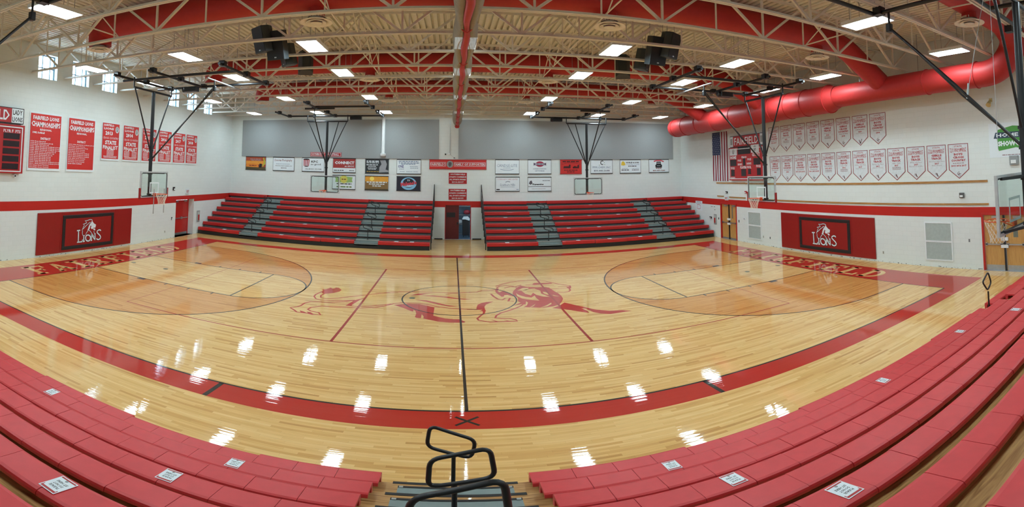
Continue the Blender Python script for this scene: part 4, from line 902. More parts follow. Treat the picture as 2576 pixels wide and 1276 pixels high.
TOP = [(['BOYS','CROSS','COUNTRY'],'2016 2017','cc',()), (['BOYS','TRACK'],'2018','shoe',('4x800m 9th PLACE',)), (['BOYS','TRACK'],'2018','shoe',('4x800 TEAM',)), (['BOYS','TRACK'],'2018','shoe',('800m 7th PLACE',)), (['GIRLS','TRACK'],'2018','shoe',('BLAKE ADAMS',)), (['GIRLS','CROSS','COUNTRY'],'2018','cc',()), (['GIRLS','BOWLING'],'2019','pins',('','Grace Lawson')), (['BOYS','CROSS','COUNTRY'],'2018','cc',())]
for i, (l, yr, mk, ft) in enumerate(TOP): pennant(4.06-.982*i, 6.46, l, yr, mk, 'white pointed pennant in the upper row on the right wall, %s from its left end' % ORD[i], ft)
BOT = [(['GIRLS','CROSS','COUNTRY'],'1986','cc',()), (['BOYS','CROSS','COUNTRY'],'2004','cc',()), (['BOYS','CROSS','COUNTRY'],'2011 2012 2013','cc',()), (['BOYS','CROSS','COUNTRY'],'2011 2012 2013','cc',()), (['BOYS','TRACK'],'2013 2014','shoe',()), (['BOYS','TRACK'],'2016','shoe',('4x800 TEAM',)), (['BOYS','TRACK'],'2017','shoe',('1600m 14th Place','Noah Richmond')), (['BOYS','TRACK'],'2017','shoe',('3200m 7th Place','Matthew Morgan')), (['BOYS','TRACK'],'2017','shoe',('4x800 TEAM',)), (['BOYS','TRACK'],'2017','shoe',('800m 6th Place','Brandtson Duffie')), (['GIRLS','TRACK'],'2017','shoe',('Shot Put 16th Place','Blake Adams')), (['BOYS','CROSS','COUNTRY'],'2015 2016 2017','cc',())]
for i, (l, yr, mk, ft) in enumerate(BOT): pennant(4.02-.965*i, 4.90, l, yr, mk, 'white pointed pennant in the lower row on the right wall, %s from its left end' % ORD[i], ft, ('STATE','TOURNAMENT','QUALIFIER') if i == 11 else ('STATE','TOURNAMENT','PARTICIPANT'))
# flag, hung with its stripes upright
fr = FRt(.02); t = thing('flag', 'American flag hung vertically on the right wall beside the scoreboard', 'flag', fr.p(-8.83, 6.62)); x0, W, z0, z1 = -9.68, 1.68, 3.57, 6.62
for i in range(13):
    a = x0+W*i/13; m = MB(); n = 8; zz = 5.2 if i < 7 else z1
    for j in range(n+1):
        z = z0+(zz-z0)*j/n; d = .012*math.sin(i*1.3+j*.5)
        m.v += [tuple(fr.p(a, z, d)), tuple(fr.p(a+W/13, z, .012*math.sin((i+1)*1.3+j*.5)))]
    m.f += [(2*j,2*j+1,2*j+3,2*j+2) for j in range(n)]
    m.build('stripe', MT['flagred'] if i % 2 == 0 else MT['flagwhite'], t)
MB().rect(fr, x0, 5.2, x0+W*7/13, z1, .014).build('canton', MT['navy'], t)
m = MB()
for r in range(11):
    for c in range(5 if r % 2 == 0 else 4):
        cx, cz = x0+.09+.18*c+(.09 if r % 2 else 0), 5.30+.122*r
        m.poly(fr, [(cx+(.036 if k % 2 == 0 else .015)*math.sin(k*math.pi/5), cz+(.036 if k % 2 == 0 else .015)*math.cos(k*math.pi/5)) for k in range(10)], .017)
m.build('star', MT['flagwhite'], t)
# scoreboards
fr = FRt(0); t = thing('scoreboard', 'red electronic scoreboard on the right wall with dark digit windows', 'scoreboard', fr.p(-6, 4.6)); x0, x1 = -7.68, -4.32
MB().fbox(fr, x0, 3.63, x1, 5.55, 0, .16).build('cabinet', MT['scorered'], t)
MB().border(fr, x0+.06, 3.70, x1-.06, 5.47, .04, .16, .175).build('white_trim', MT['print'], t)
m = MB(); S8 = lambda px, py: (x0+(px-510)/740*3.36, 5.55-(py-440)/695*1.92)
def win(px0, py0, px1, py1): a = S8(px0,py1); b = S8(px1,py0); MB().fbox(fr, a[0], a[1], b[0], b[1], .16, .172).build('digit_window', MT['dark'], t)
for q in ((722,440,985,590),(545,695,680,830),(1045,690,1180,820),(828,680,875,830),(560,910,635,1045),(785,900,885,1045),(930,900,985,1010),(1110,890,1180,1030)): win(*q)
for q in ((540,460,700,605),(1000,415,1160,575)): a = S8(q[0],q[3]); b = S8(q[2],q[1]); MB().fbox(fr, a[0],a[1],b[0],b[1],.16,.17).build('logo_panel', MT['flagwhite'], t); small_emblem(fr, (a[0]+b[0])/2, (a[1]+b[1])/2, .2, t, .172)
m = MB()
for s, px, py, wd, h in (('HOME',615,650,.62,.2),('GUEST',1095,615,.72,.2),('PERIOD',850,655,.5,.12),('POSS',750,720,.34,.13),('POSS',960,705,.34,.13),('BONUS',760,800,.42,.13),('BONUS',950,790,.42,.13),('FOULS',597,875,.4,.14),('PLAYER FOUL',880,865,1.05,.15),('FOULS',1140,850,.4,.14)):
    a = S8(px,py); m.text(fr, s, a[0], a[1], wd, h, .162, .03)
a = S8(600,1083); m.text(fr, 'BONUS', a[0], a[1], .44, .12, .177, .02); m.build('lettering', MT['print'], t)
t = thing('name_sign', 'red name sign with white letters on top of the right scoreboard', 'sign', fr.p(-6, 5.9))
MB().fbox(fr, -7.54, 5.57, -4.32, 6.23, 0, .14).build('cabinet', MT['black'], t)
MB().fbox(fr, -7.20, 5.60, -4.66, 6.20, .14, .148).build('name_panel', MT['scorered'], t)
for q in ((-7.52,-7.21),(-4.65,-4.34)):
    p_ = MB().fbox(fr, q[0], 5.60, q[1], 6.20, .14, .148).build('side_panel', MT['flagwhite'], t); MB().rect(fr, q[0]+.05, 5.72, q[1]-.05, 6.08, .15).build('side_print', MT['panel'], p_)
MB().text(fr, 'FAIRFIELD', -5.93, 5.9, 2.3, .42, .15, .01).build('lettering', MT['print'], t)
fr = FL(0); t = thing('scoreboard', 'red statistics scoreboard with dark player windows at the left edge', 'scoreboard', fr.p(-5.7, 4.6))
MB().fbox(fr, -7.38, 3.60, -4.0, 5.53, 0, .2).build('cabinet', MT['scorered'], t)
MB().border(fr, -7.30, 3.66, -4.10, 5.45, .04, .2, .215).build('white_trim', MT['print'], t)
for j in range(5):
    for a, b in ((-5.02,-4.24),(-6.1,-5.3),(-7.2,-6.4)): MB().fbox(fr, a, 3.76+.30*j, b, 3.99+.30*j, .2, .212).build('digit_window', MT['dark'], t)
m = MB()
for a in (-4.62,-5.7,-6.8): m.text(fr, 'PLYR F  PTS', a, 5.27, .82, .12, .203, .02)
m.build('lettering', MT['print'], t)
t = thing('name_sign', 'red and white name sign over the scoreboard at the left edge', 'sign', fr.p(-5.7, 5.9))
MB().fbox(fr, -7.35, 5.58, -4.05, 6.21, 0, .16).build('cabinet', MT['black'], t)
MB().fbox(fr, -6.72, 5.61, -4.66, 6.18, .16, .168).build('name_panel', MT['scorered'], t)
MB().text(fr, 'FAIRFIELD', -5.72, 5.895, 1.92, .40, .17, .02).build('lettering', MT['print'], t)
for q in ((-7.32,-6.74),(-4.65,-4.09)):
    p_ = MB().fbox(fr, q[0], 5.61, q[1], 6.18, .16, .168).build('side_panel', MT['print'], t); c = (q[0]+q[1])/2
    MB().text(fr, 'LADY', c, 6.03, .46, .2, .17, .02).text(fr, 'LIONS', c, 5.75, .5, .2, .17, .02).build('side_lettering', MT['ink'], p_)
t = thing('security_camera', 'small round white camera under the left scoreboard', 'camera', fr.p(-4.29, 3.5, .1)); p0 = fr.p(-4.29, 3.5, 0)
MB().tube([p0, fr.p(-4.29,3.5,.12)], .07, 16).build('body', MT['white'], t); MB().tube([fr.p(-4.29,3.5,.12), fr.p(-4.29,3.49,.14)], .035, 12).build('lens', MT['black'], t)

# ------------------------------------------------------------------ far wall: acoustic panels, sponsor boards
f = FF(0)
for nm, a, b, z0 in (('left', -14.55, -1.13, 5.08), ('right', .11, 14.80, 5.12)):
    tag(MB().fbox(f, a, z0, b, 7.60, .004, .06).build('acoustic_panel', MT['panel'], bevel=.01), 'long grey fabric acoustic panel across the %s half of the far wall' % nm, 'acoustic panel', 'far wall panels')
t = thing('downpipe', 'white vertical pipe with a round end cap on the left grey panel', 'pipe', f.p(-4.66, 5.2))
MB().tube([f.p(-4.66,5.35,.16), f.p(-4.66,7.78,.16)], .115, 16).build('pipe', MT['white'], t, smooth=True)
MB().lathe(f.p(-4.66,5.2,.16), [(0,0),(.14,.02),(.185,.09),(.185,.2),(.115,.24)], 18).build('end_cap', MT['white'], t, smooth=True)
MB().bar(f.p(-4.66,6.4,.062), f.p(-4.66,6.4,.16), .06).build('bracket', MT['white'], t)
t = thing('conduit', 'thin grey conduit with a small lamp on the white strip between the panels', 'conduit', f.p(-.43, 5.4))
MB().bar(f.p(-.43,5.45,.03), f.p(-.43,7.7,.03), .025).build('tube', MT['steel'], t); MB().lathe(f.p(-.45,5.36,.09), [(0,0),(.06,.03),(.06,.1),(0,.12)], 12).build('lamp_head', MT['white'], t); MB().fbox(f,-.75,5.36,-.66,5.45,.004,.05).build('junction_box', MT['black'], t); MB().fbox(f,-.20,5.16,-.10,5.20,.004,.05).build('cable_end', MT['black'], t); MB().bar(f.p(-.43,5.4,.06),f.p(-.15,5.19,.04),.012).build('cable', MT['steel'], t)
def board(x0, z0, desc, bg='print', W=1.52, H=.92, frame='black'):
    fr = FF(.0); t = thing('sponsor_board', desc, 'sign', fr.p(x0+W/2, z0), 'sponsor boards on the far wall')
    MB().fbox(fr, x0, z0, x0+W, z0+H, .002, .028).build('panel', MT[bg] if bg in MT else bg, t)
    if frame:
        m = MB(); m.fbox(fr, x0-.01, z0-.015, x0+W+.01, z0+.03, .004, .045); m.fbox(fr, x0-.01, z0+H-.03, x0+W+.01, z0+H+.012, .004, .045); m.build('frame_rail', MT[frame], t)
        m = MB(); m.fbox(fr, x0-.015, z0+.03, x0+.012, z0+H-.03, .004, .04); m.fbox(fr, x0+W-.012, z0+.03, x0+W+.015, z0+H-.03, .004, .04); m.build('frame_stile', MT['panel'], t)
    return t, Fr(fr.p(x0, z0, .0), fr.r, fr.u)
D = .030
ink, blue = MT['ink'], colour('blueprint', (96,120,150))
def lab_text(t, g, mt, *items):
    m = MB()
    for it in items:
        if isinstance(it[0], str): m.text(g, it[0], it[1], it[2], it[3], it[4], D, it[5] if len(it) > 5 else .02, it[6] if len(it) > 6 else 0.)
        else: m.scrawl(g, it[0], it[1], it[2], it[3], D)
    m.build('lettering', mt, t)
# upper row, left half
t, g = board(-14.23, 4.15, 'sponsor board with an orange sunset and yellow digger, first from the left corner', colour('sunset', (168,72,40)))
MB().rect(g,.02,.38,1.5,.62,D).build('glow', colour('glow', (226,150,56)), t); MB().rect(g,.02,.03,1.5,.20,D).build('ground', colour('soil', (86,74,44)), t)
MB().slab(g,[(.03,.20),(.98,.18),(.92,.40),(.55,.44),(.05,.42)],D,D+.003).build('yellow_cab', colour('cab', (222,132,40)), t)
MB().slab(g,[(1.0,.16),(1.20,.16),(1.24,.42),(1.05,.44)],D,D+.003).build('dark_bucket', ink, t); m = MB().stroke(g,[(1.28,.25),(1.44,.50),(1.34,.84)],.10,D+.001); m.build('digger_arm', colour('arm', (176,178,66)), t)
lab_text(t, g, colour('greyscript', (150,120,120)), (.72,.74,.8,.07), (.8,.66,.75,.06)); MB().scrawl(g,.55,.30,.55,.06,D+.004).build('phone_line', colour('darkred', (120,40,30)), t)
t, g = board(-12.17, 4.14, 'white photography sponsor board with dark red script, second from the left corner')
lab_text(t, g, colour('darkred', (120,40,30)), ('Donovan Photography',.74,.70,1.25,.2,.01)); lab_text(t, g, ink, ('www.donovanphotography.com',.76,.34,1.2,.075), (.78,.20,.4,.035)); lab_text(t, g, blue, (.72,.47,1.0,.025))
t, g = board(-10.08, 4.15, 'white restaurant sponsor board with a red striped bucket, left of the left side mast')
m = MB()
for i in range(4): m.slab(g, [(.10+.115*i,.78),(.165+.115*i,.78),(.17+.10*i,.36),(.13+.10*i-.01,.36)], D, D+.002)
m.build('bucket_stripe', MT['scorered'], t); m = MB(); m.disc(g,.29,.80,.22,.055,D+.001,18); m.disc(g,.30,.34,.15,.03,D+.001,14); m.build('bucket_rim', ink, t)
lab_text(t, g, ink, ('KFC',.86,.66,.46,.15,.03), ('so good',.94,.47,.68,.15,.02), ('HILLSBORO 393-9084',.78,.17,1.1,.085,.01))
t, g = board(-7.97, 4.14, 'red and white sponsor board with bold white capitals, right of the left side mast')
MB().rect(g,.02,.30,1.5,.89,D-.001).build('red_field', colour('connectred', (164,56,54)), t); lab_text(t, g, MT['print'], ('CONNECT',.78,.64,1.30,.2,.05), ('at SSCC',1.10,.42,.62,.1,.03)); lab_text(t, g, ink, (.4,.14,.66,.05), (1.26,.14,.32,.04))
t, g = board(-7.97, 3.05, 'white sponsor board with a green and yellow ribbon emblem, below the red capitals board')
MB().slab(g,[(.18,.80),(.55,.84),(.95,.84),(1.34,.80),(1.30,.62),(1.34,.48),(.95,.44),(.55,.44),(.18,.48),(.22,.62)],D,D+.002).build('ribbon', colour('ribbon', (150,186,110)), t)
MB().disc(g,.76,.66,.24,.26,D+.003,24).build('medallion', colour('medal', (206,200,92)), t); MB().scrawl(g,.76,.66,.28,.06,D+.005).build('medal_print', colour('darkred', (120,40,30)), t)
lab_text(t, g, ink, (.78,.36,1.0,.06)); lab_text(t, g, colour('leafgreen', (110,140,80)), (.78,.17,1.0,.08))
t, g = board(-9.50, 5.16, 'narrow red sign with pale letters stuck low on the left grey panel', 'scorered', 2.1, .28, None)
g = Fr(g.p(0,0,.062), g.r, g.u); t.children[0].location.y -= .062; MB().text(g, 'SOUTHERN STATE', .52, .14, .86, .13, D, .02).text(g, 'BASKETBALL', 1.52, .14, .86, .13, D, .02).build('lettering', MT['flagwhite'], t); MB().border(g,.03,.03,2.07,.25,.018,D-.001,D+.001).build('pale_border', MT['flagwhite'], t)
t, g = board(-5.82, 4.13, 'dark sponsor board with a grey figure and white print, over the sunset field board', colour('slate', (36,44,50)))
MB().slab(g,[(.90,.06),(1.5,.10),(1.5,.20),(1.32,.26),(1.40,.60),(1.30,.86),(.95,.84),(1.05,.60),(.92,.40)],D,D+.002).build('grey_figure', colour('figure', (150,154,160)), t)
lab_text(t, g, MT['print'], (.48,.78,.8,.07), (.48,.68,.8,.05), (.45,.55,.75,.05), (.45,.45,.5,.04), (.45,.35,.6,.035), (.45,.27,.5,.035)); lab_text(t, g, colour('gold', (170,140,60)), (.5,.12,.8,.05))
t, g = board(-5.82, 3.05, 'brown field sponsor board with a low yellow sun', colour('field', (132,104,60)))
MB().rect(g,.02,.56,1.5,.89,D-.001).build('orange_sky', colour('sky2', (226,160,50)), t); MB().disc(g,.45,.74,.14,.14,D+.001,18).build('sun', colour('sun', (252,226,110)), t)
lab_text(t, g, MT['print'], (.76,.52,1.3,.07), (.76,.40,1.0,.06), (.76,.28,.55,.06)); MB().rect(g,.02,.03,1.5,.10,D).build('grass_line', colour('soil', (86,74,44)), t)
t, g = board(-3.78, 4.13, 'white sponsor board with purple initials and fine grey print, over the round blue badge board')
lab_text(t, g, colour('purple', (88,84,140)), ('ONE',.26,.48,.36,.2,.03)); lab_text(t, g, blue, (.74,.80,1.25,.05), (.78,.70,1.3,.05), (.72,.62,.9,.04), (1.08,.48,.5,.03), (1.1,.38,.5,.03), (.3,.31,.3,.03), (.35,.15,.3,.025), (.8,.15,.4,.025), (1.2,.15,.3,.025))
t, g = board(-3.78, 3.06, 'navy sponsor board with a light blue ring badge and red lettering', colour('darknavy', (30,30,48)))
MB().disc(g,.76,.46,.50,.40,D,36).build('badge_ring', colour('skyring', (130,190,226)), t); MB().disc(g,.76,.50,.36,.30,D+.001,30).build('badge_middle', colour('darknavy', (30,30,48)), t); MB().disc(g,.76,.40,.33,.16,D+.0015,24,math.pi,2*math.pi).build('badge_glow', colour('paleblue', (170,210,232)), t)
gg = Fr(g.p(.76,.47), (g.r*math.cos(.16)+g.u*math.sin(.16)), (g.u*math.cos(.16)-g.r*math.sin(.16))); MB().text(gg,'Malone\'s',0,0,1.02,.26,D+.004,.07).build('lettering', colour('badgered', (206,66,84)), t); MB().text(g,'TY',.76,.66,.2,.1,D+.004,.03).build('small_lettering', MT['print'], t)
t, g = board(-1.72, 4.47, 'long red banner sign with a grey lion medallion over the doorway', 'banner', 3.60, .60, 'scorered')
m = MB()
for a, b in ((.05,1.05),(1.55,3.55)):
    for z in (.19, .42): m.rect(g, a, z-.012, b, z+.012, D)
m.build('white_line', MT['flagwhite'], t); lab_text(t, g, MT['flagwhite'], ("FAIRFIELD'S",.55,.305,.98,.15,.02), ('FAMILY OF SUPPORTERS',2.56,.305,1.98,.15,.02))
MB().disc(g,1.30,.31,.22,.22,D+.001,28).build('medallion', colour('medalgrey', (150,150,148)), t); MB().slab(g,[(1.22,.42),(1.33,.46),(1.41,.36),(1.37,.22),(1.28,.14),(1.2,.26)],D+.002,D+.004).build('lion_face', colour('medaldark', (84,92,98)), t)
for z0, yr, d in ((3.55,'2016-2017','upper'), (2.53,'2018-2019','lower')):
    t, g = board(-.49, z0, 'red conference award sign with four lines, the %s of the pair over the doorway' % d, 'scorered', 1.14, .70, None)
    MB().border(g, -.03, -.03, 1.17, .73, .035, .004, .02).build('white_border', MT['print'], t)
    lab_text(t, g, MT['flagwhite'], ('SOUTHERN HILLS',.57,.60,.92,.09,.04), ('ATHLETIC CONFERENCE',.57,.43,1.06,.09,.04), ('ALL SPORTS AWARD',.57,.27,1.04,.09,.04), (yr,.57,.11,.74,.09,.04))
# right half
t, g = board(2.45, 4.18, 'white sponsor board with thin grey capitals, first right of the long red banner')
lab_text(t, g, blue, ('CANDLE-LITE',.74,.54,1.3,.17,-.01), ('COMPANY',.74,.38,.5,.06,0.)); MB().stroke(g,[(.32,.30),(.6,.25),(.9,.25),(1.16,.30)],.025,D).build('swash', blue, t)
t, g = board(2.47, 3.08, 'white sponsor board with pale script and faint pink heading, below the grey capitals board')
lab_text(t, g, colour('palepink', (206,160,166)), ('COMMUNITY CARE CENTER',.76,.76,1.3,.09,0.)); lab_text(t, g, blue, ('Southern Hills',.76,.42,.95,.15,0.), (.76,.28,.9,.02)); MB().stroke(g,[(.62,.58),(.75,.63),(.92,.60)],.035,D).build('swoosh', colour('figuregrey', (110,116,130)), t); MB().rect(g,.05,.08,.26,.15,D).build('corner_badge', ink, t); MB().scrawl(g,1.40,.12,.14,.04,D).build('corner_print', blue, t)
t, g = board(4.53, 4.18, 'white sponsor board with a purple and red oval emblem')
MB().disc(g,.78,.64,.27,.18,D,26).build('red_oval', colour('ovalred', (170,56,80)), t); MB().slab(g,[(.36,.72),(.44,.70),(1.12,.70),(1.20,.72),(1.18,.64),(1.20,.55),(1.12,.57),(.44,.57),(.36,.55),(.38,.64)],D+.001,D+.003).build('name_bar', colour('barpurple', (88,70,100)), t)
MB().scrawl(g,.78,.64,.62,.05,D+.005).build('bar_print', MT['flagwhite'], t); lab_text(t, g, blue, ('CONSULTATION',.76,.33,.85,.07,.03), ('CITYWIDE',.76,.20,.62,.07,.03))
t, g = board(4.53, 3.07, 'white sponsor board with a dark diamond logo and a black rule')
MB().slab(g,[(.06,.50),(.18,.42),(.30,.52),(.24,.70),(.14,.66)],D,D+.002).build('diamond_logo', colour('diamond', (88,84,92)), t); lab_text(t, g, ink, ('Dynamics',.66,.44,.72,.13,.06), (1.2,.68,.5,.03)); MB().rect(g,.02,.29,1.5,.32,D).build('black_rule', ink, t); lab_text(t, g, colour('greyprint', (150,120,124)), (.7,.16,.9,.025))
t, g = board(6.64, 4.18, 'solid red sponsor board with dark lorry silhouettes', 'banner', 1.46, .92, 'scorered')
MB().slab(g,[(.22,.36),(.70,.36),(.70,.60),(.60,.60),(.58,.50),(.25,.50)],D,D+.002).build('lorry', colour('redblack', (70,20,20)), t); MB().slab(g,[(.85,.36),(1.28,.36),(1.28,.58),(1.18,.58),(1.16,.46),(.98,.52),(.85,.44)],D,D+.002).build('small_lorry', colour('redblack', (70,20,20)), t)
lab_text(t, g, colour('redblack', (70,20,20)), (.72,.80,1.1,.08), (.72,.24,.9,.05), (.72,.13,.5,.05)); MB().stroke(g,[(.12,.62),(.4,.70),(.72,.72),(1.05,.70),(1.34,.62)],.02,D).build('arch_line', colour('redblack', (70,20,20)), t)
t, g = board(8.72, 4.18, 'white sponsor board with a crescent logo, behind the right side mast')
MB().stroke(g,[(.80+.11*math.cos(a),.72+.12*math.sin(a)) for a in [.8+i*.45 for i in range(11)]],.05,D).build('crescent', ink, t); m = MB()
for a, b in ((.95,.74),(.97,.60),(.60,.56)): m.disc(g,a,b,.025,.025,D,8)
m.build('dot', colour('leafgreen', (110,140,80)), t); lab_text(t, g, blue, ('PPM-CHEM, INC',.76,.40,1.25,.15,.0)); lab_text(t, g, colour('figuregrey', (110,116,130)), ('800.440.3644',.76,.19,1.1,.12,.03))
t, g = board(10.78, 4.18, 'white sponsor board with a yellow hard hat, second from the right corner')
MB().slab(g,[(.08,.55),(.12,.74),(.22,.82),(.34,.74),(.40,.56),(.25,.52)],D,D+.003).build('hard_hat', colour('hatyellow', (222,190,60)), t); lab_text(t, g, ink, ('NOBLES & SONS',.92,.72,.95,.10,.04), (.9,.48,.6,.05), (.38,.22,.55,.05), (1.12,.22,.5,.04)); lab_text(t, g, blue, ('CONSTRUCTION',.92,.59,.95,.08,.0), (.36,.31,.45,.025), (1.12,.31,.5,.025))
t, g = board(12.93, 4.19, 'white sponsor board with a black lorry under a red banner, nearest the right corner')
MB().slab(g,[(.50,.34),(.98,.34),(1.0,.52),(.92,.58),(.90,.76),(.58,.76),(.56,.58),(.48,.52)],D,D+.003).build('lorry_front', ink, t); MB().slab(g,[(.36,.82),(.60,.88),(.90,.88),(1.14,.80),(1.12,.72),(.92,.80),(.58,.80),(.38,.74)],D+.004,D+.006).build('red_ribbon', colour('badgered', (206,66,84)), t)
m = MB(); m.rect(g,.60,.46,.88,.50,D+.005); m.rect(g,.60,.62,.88,.70,D+.005); m.build('grille_bar', colour('figure', (150,154,160)), t); lab_text(t, g, colour('darkred', (120,40,30)), (.75,.29,.45,.05), ('800-479-7283',.76,.14,.95,.09,.04))
# black rubber base strips beside the far doorway
for i, (a, b) in enumerate(((-1.36,-.84),(1.02,1.58))): struct('baseboard_far', MB().fbox(FF(), a, 0, b, .07, .0, .012), MT['blackpad'])

# ------------------------------------------------------------------ doors and the store room
def door_empty(n, loc): d = bpy.data.objects.new('door_%d' % n, None); COL.objects.link(d); d['kind'] = 'structure'; d.location = loc; ORG[d.name] = Vector(loc); return d
d = door_empty(1, (XL-.42, 8.15, 0)); f = FL(-.44)
m = MB(); m.fbox(f, 7.17, 0, 7.66, 2.22, 0, .02); m.fbox(f, 7.60, 0, 7.67, 2.20, 0, .06); m.fbox(f, 9.06, 0, 9.13, 2.20, 0, .06); m.fbox(f, 7.60, 2.15, 9.13, 2.22, 0, .06); m.build('frame', MT['doorred'], d)
MB().fbox(f, 7.68, .01, 9.05, 2.14, 0, .045).build('leaf', MT['doorred'], d)
m = MB(); m.fbox(f, 7.72, 1.02, 8.99, 1.07, .07, .10); m.fbox(f, 8.25, .98, 8.42, 1.12, .045, .11); m.build('push_bar', MT['steel'], d); MB().fbox(f, 7.69, .01, 9.04, .16, .045, .05).build('kick_plate', MT['steel'], d)
m = MB(); m.fbox(f, 7.72, 2.02, 7.95, 2.10, .045, .09); m.fbox(f, 8.6, 2.04, 8.9, 2.10, .045, .09); m.build('closer', MT['steel'], d)
d = door_empty(2, (.1, YF+.1, 0)); f = FF(-.12)
m = MB(); m.fbox(f,-.71,0,-.67,2.22,-.1,.08); m.fbox(f,.89,0,.93,2.22,-.1,.08); m.fbox(f,-.67,2.18,.89,2.22,-.1,.08); m.build('frame', MT['doorred'], d)
MB().fbox(f,-.665,.01,.17,2.175,-.03,.015).build('leaf', MT['maroon'], d); MB().fbox(f,-.60,1.42,-.06,1.72,.015,.022).build('notice_plate', MT['ink'], d); MB().fbox(f,.05,.95,.12,1.10,.015,.06).build('handle', MT['black'], d)
def double_door(n, xa, xb, ajar, lite):
    f = FRt(-.10); c = (xa+xb)/2; d = door_empty(n, f.p(c, 0)); t_ = .07
    m = MB(); m.fbox(f, xa, 0, xa+t_, 2.22, -.02, .13); m.fbox(f, xb-t_, 0, xb, 2.22, -.02, .13); m.fbox(f, xa+t_, 2.15, xb-t_, 2.22, -.02, .13); m.build('frame', MT['doorred'], d)
    m = MB().fbox(f, c-.035, 0, c+.035, 2.15, -.01, .09); m.build('mullion', MT['black'], d)
    for s, (a, b) in enumerate(((xa+t_+.005, c-.04), (c+.04, xb-t_-.005))):
        lf = MB().fbox(f, a, .015, b, 2.14, -.005, .04).build('leaf', MT['doorwood'], d)
        MB().fbox(f, a+.02, .02, b-.02, .22 if lite == 'near' else .1, .04, .045).build('kick_plate', MT['steel'], lf)
        m = MB(); m.fbox(f, a+.05, 1.0, b-.03, 1.05, .07, .10); m.fbox(f, a+.04, .97, a+.12, 1.08, .04, .1); m.fbox(f, b-.12, .97, b-.03, 1.08, .04, .1); m.build('push_bar', MT['steel'], lf)
        m = MB(); m.fbox(f, (a+b)/2-.05, 2.03, (a+b)/2+.25, 2.11, .04, .1); m.build('closer', MT['steel'], lf)
        if s == 1: MB().fbox(f, a+.30 if lite == 'near' else a+.22, 1.30, a+.48 if lite == 'near' else a+.32, 1.55 if lite == 'near' else 2.0, .04, .046).build('vision_pane', colour('liteglass', (110,116,108), rough=.15), lf)
    m = MB()
    for z in (.9, 1.18):
        m.fbox(f, c-.14, z, c+.14, z+.12, .045, .12)
    m.build('latch_case', MT['white'], d)
    MB().fbox(f, xa+.02, 0, xb-.02, .012, -.01, .16).build('threshold', MT['steel'], d)
double_door(3, -8.96, -7.24, True, 'far'); double_door(4, 7.86, 9.62, False, 'near')
# store room behind the far doorway
SR = MB(); SR.box(-1.6,YF+3.0,0,2.2,YF+3.1,2.9); SR.box(-1.7,YF+.26,0,-1.6,YF+3.1,2.9); SR.box(2.2,YF+.26,0,2.3,YF+3.1,2.9); SR.box(-1.7,YF+.26,2.8,2.3,YF+3.1,2.9); struct('wall_back', SR, colour('storewall', (120,136,150)))
struct('floor', MB().box(-1.7,YF-.01,-.05,2.3,YF+3.1,-.002), colour('storefloor', (92,116,138), rough=.3))
t = thing('equipment_shelf', 'metal shelf at the back of the store room behind the doorway', 'shelf', (.55, YF+2.6, 0))
for z in (.02,.7,1.35,1.95): MB().box(-.4,YF+2.25,z,1.6,YF+2.95,z+.03).build('shelf_board', MT['steel'], t)
m = MB()
for x in (-.4,1.57):
    for y in (YF+2.25,YF+2.92): m.box(x,y,0,x+.03,y+.03,2.3)
m.build('upright', MT['steel'], t)
def blob(name, lab, cat, c, s, mt, n=14):
    m = MB().lathe((0,0,0), [(0,-1),(.5,-.92),(.85,-.55),(1,0),(.85,.55),(.5,.92),(0,1)], n); m.v = [(c[0]+v[0]*s[0], c[1]+v[1]*s[1], c[2]+v[2]*s[2]) for v in m.v]
    return tag(m.build(name, mt, None, smooth=True), lab, cat)
blob('equipment_bag', 'yellow kit bag high on the store room shelf', 'bag', (.80,YF+2.5,2.12), (.2,.2,.135), colour('bagyellow', (196,160,40)))
blob('equipment_bag', 'red kit bag on the middle store room shelf', 'bag', (.75,YF+2.5,1.55), (.24,.2,.165), colour('bagred', (150,40,50)))
blob('equipment_bag', 'pale blue kit bag high on the store room shelf', 'bag', (.30,YF+2.55,2.14), (.24,.22,.155), colour('bagblue', (150,180,206)))
blob('equipment_bag', 'white kit bag low on the store room shelf', 'bag', (.28,YF+2.5,.89), (.18,.2,.155), colour('bagwhite', (190,190,186)))
t = thing('ball_cart', 'black covered cart with a white cloth standing inside the doorway', 'cart', (.68,YF+1.2,0))
MB().box(.42,YF+.95,.12,.88,YF+1.5,1.2).build('cart_body', MT['ink'], t, bevel=.04); MB().slab(Fr((0,YF+.93,0),(1,0,0),(0,0,1)),[(.40,1.2),(.5,1.34),(.78,1.36),(.9,1.22),(.86,1.12),(.6,1.2)],0,-.5).build('white_cloth', MT['print'], t)
for x in (.47,.83): MB().tube([(x,YF+1.05,.06),(x+.03,YF+1.05,.06)],.06,12).build('wheel', MT['black'], t)
lp = bpy.data.lights.new('storeroom fill','AREA'); lp.energy = 9; lp.size = .6; lp.color = (.85,.93,1); lo = bpy.data.objects.new('storeroom_fill', lp); lo.location = (.6,YF+1.7,2.75); COL.objects.link(lo)  # unseen fill light, added to brighten the store room

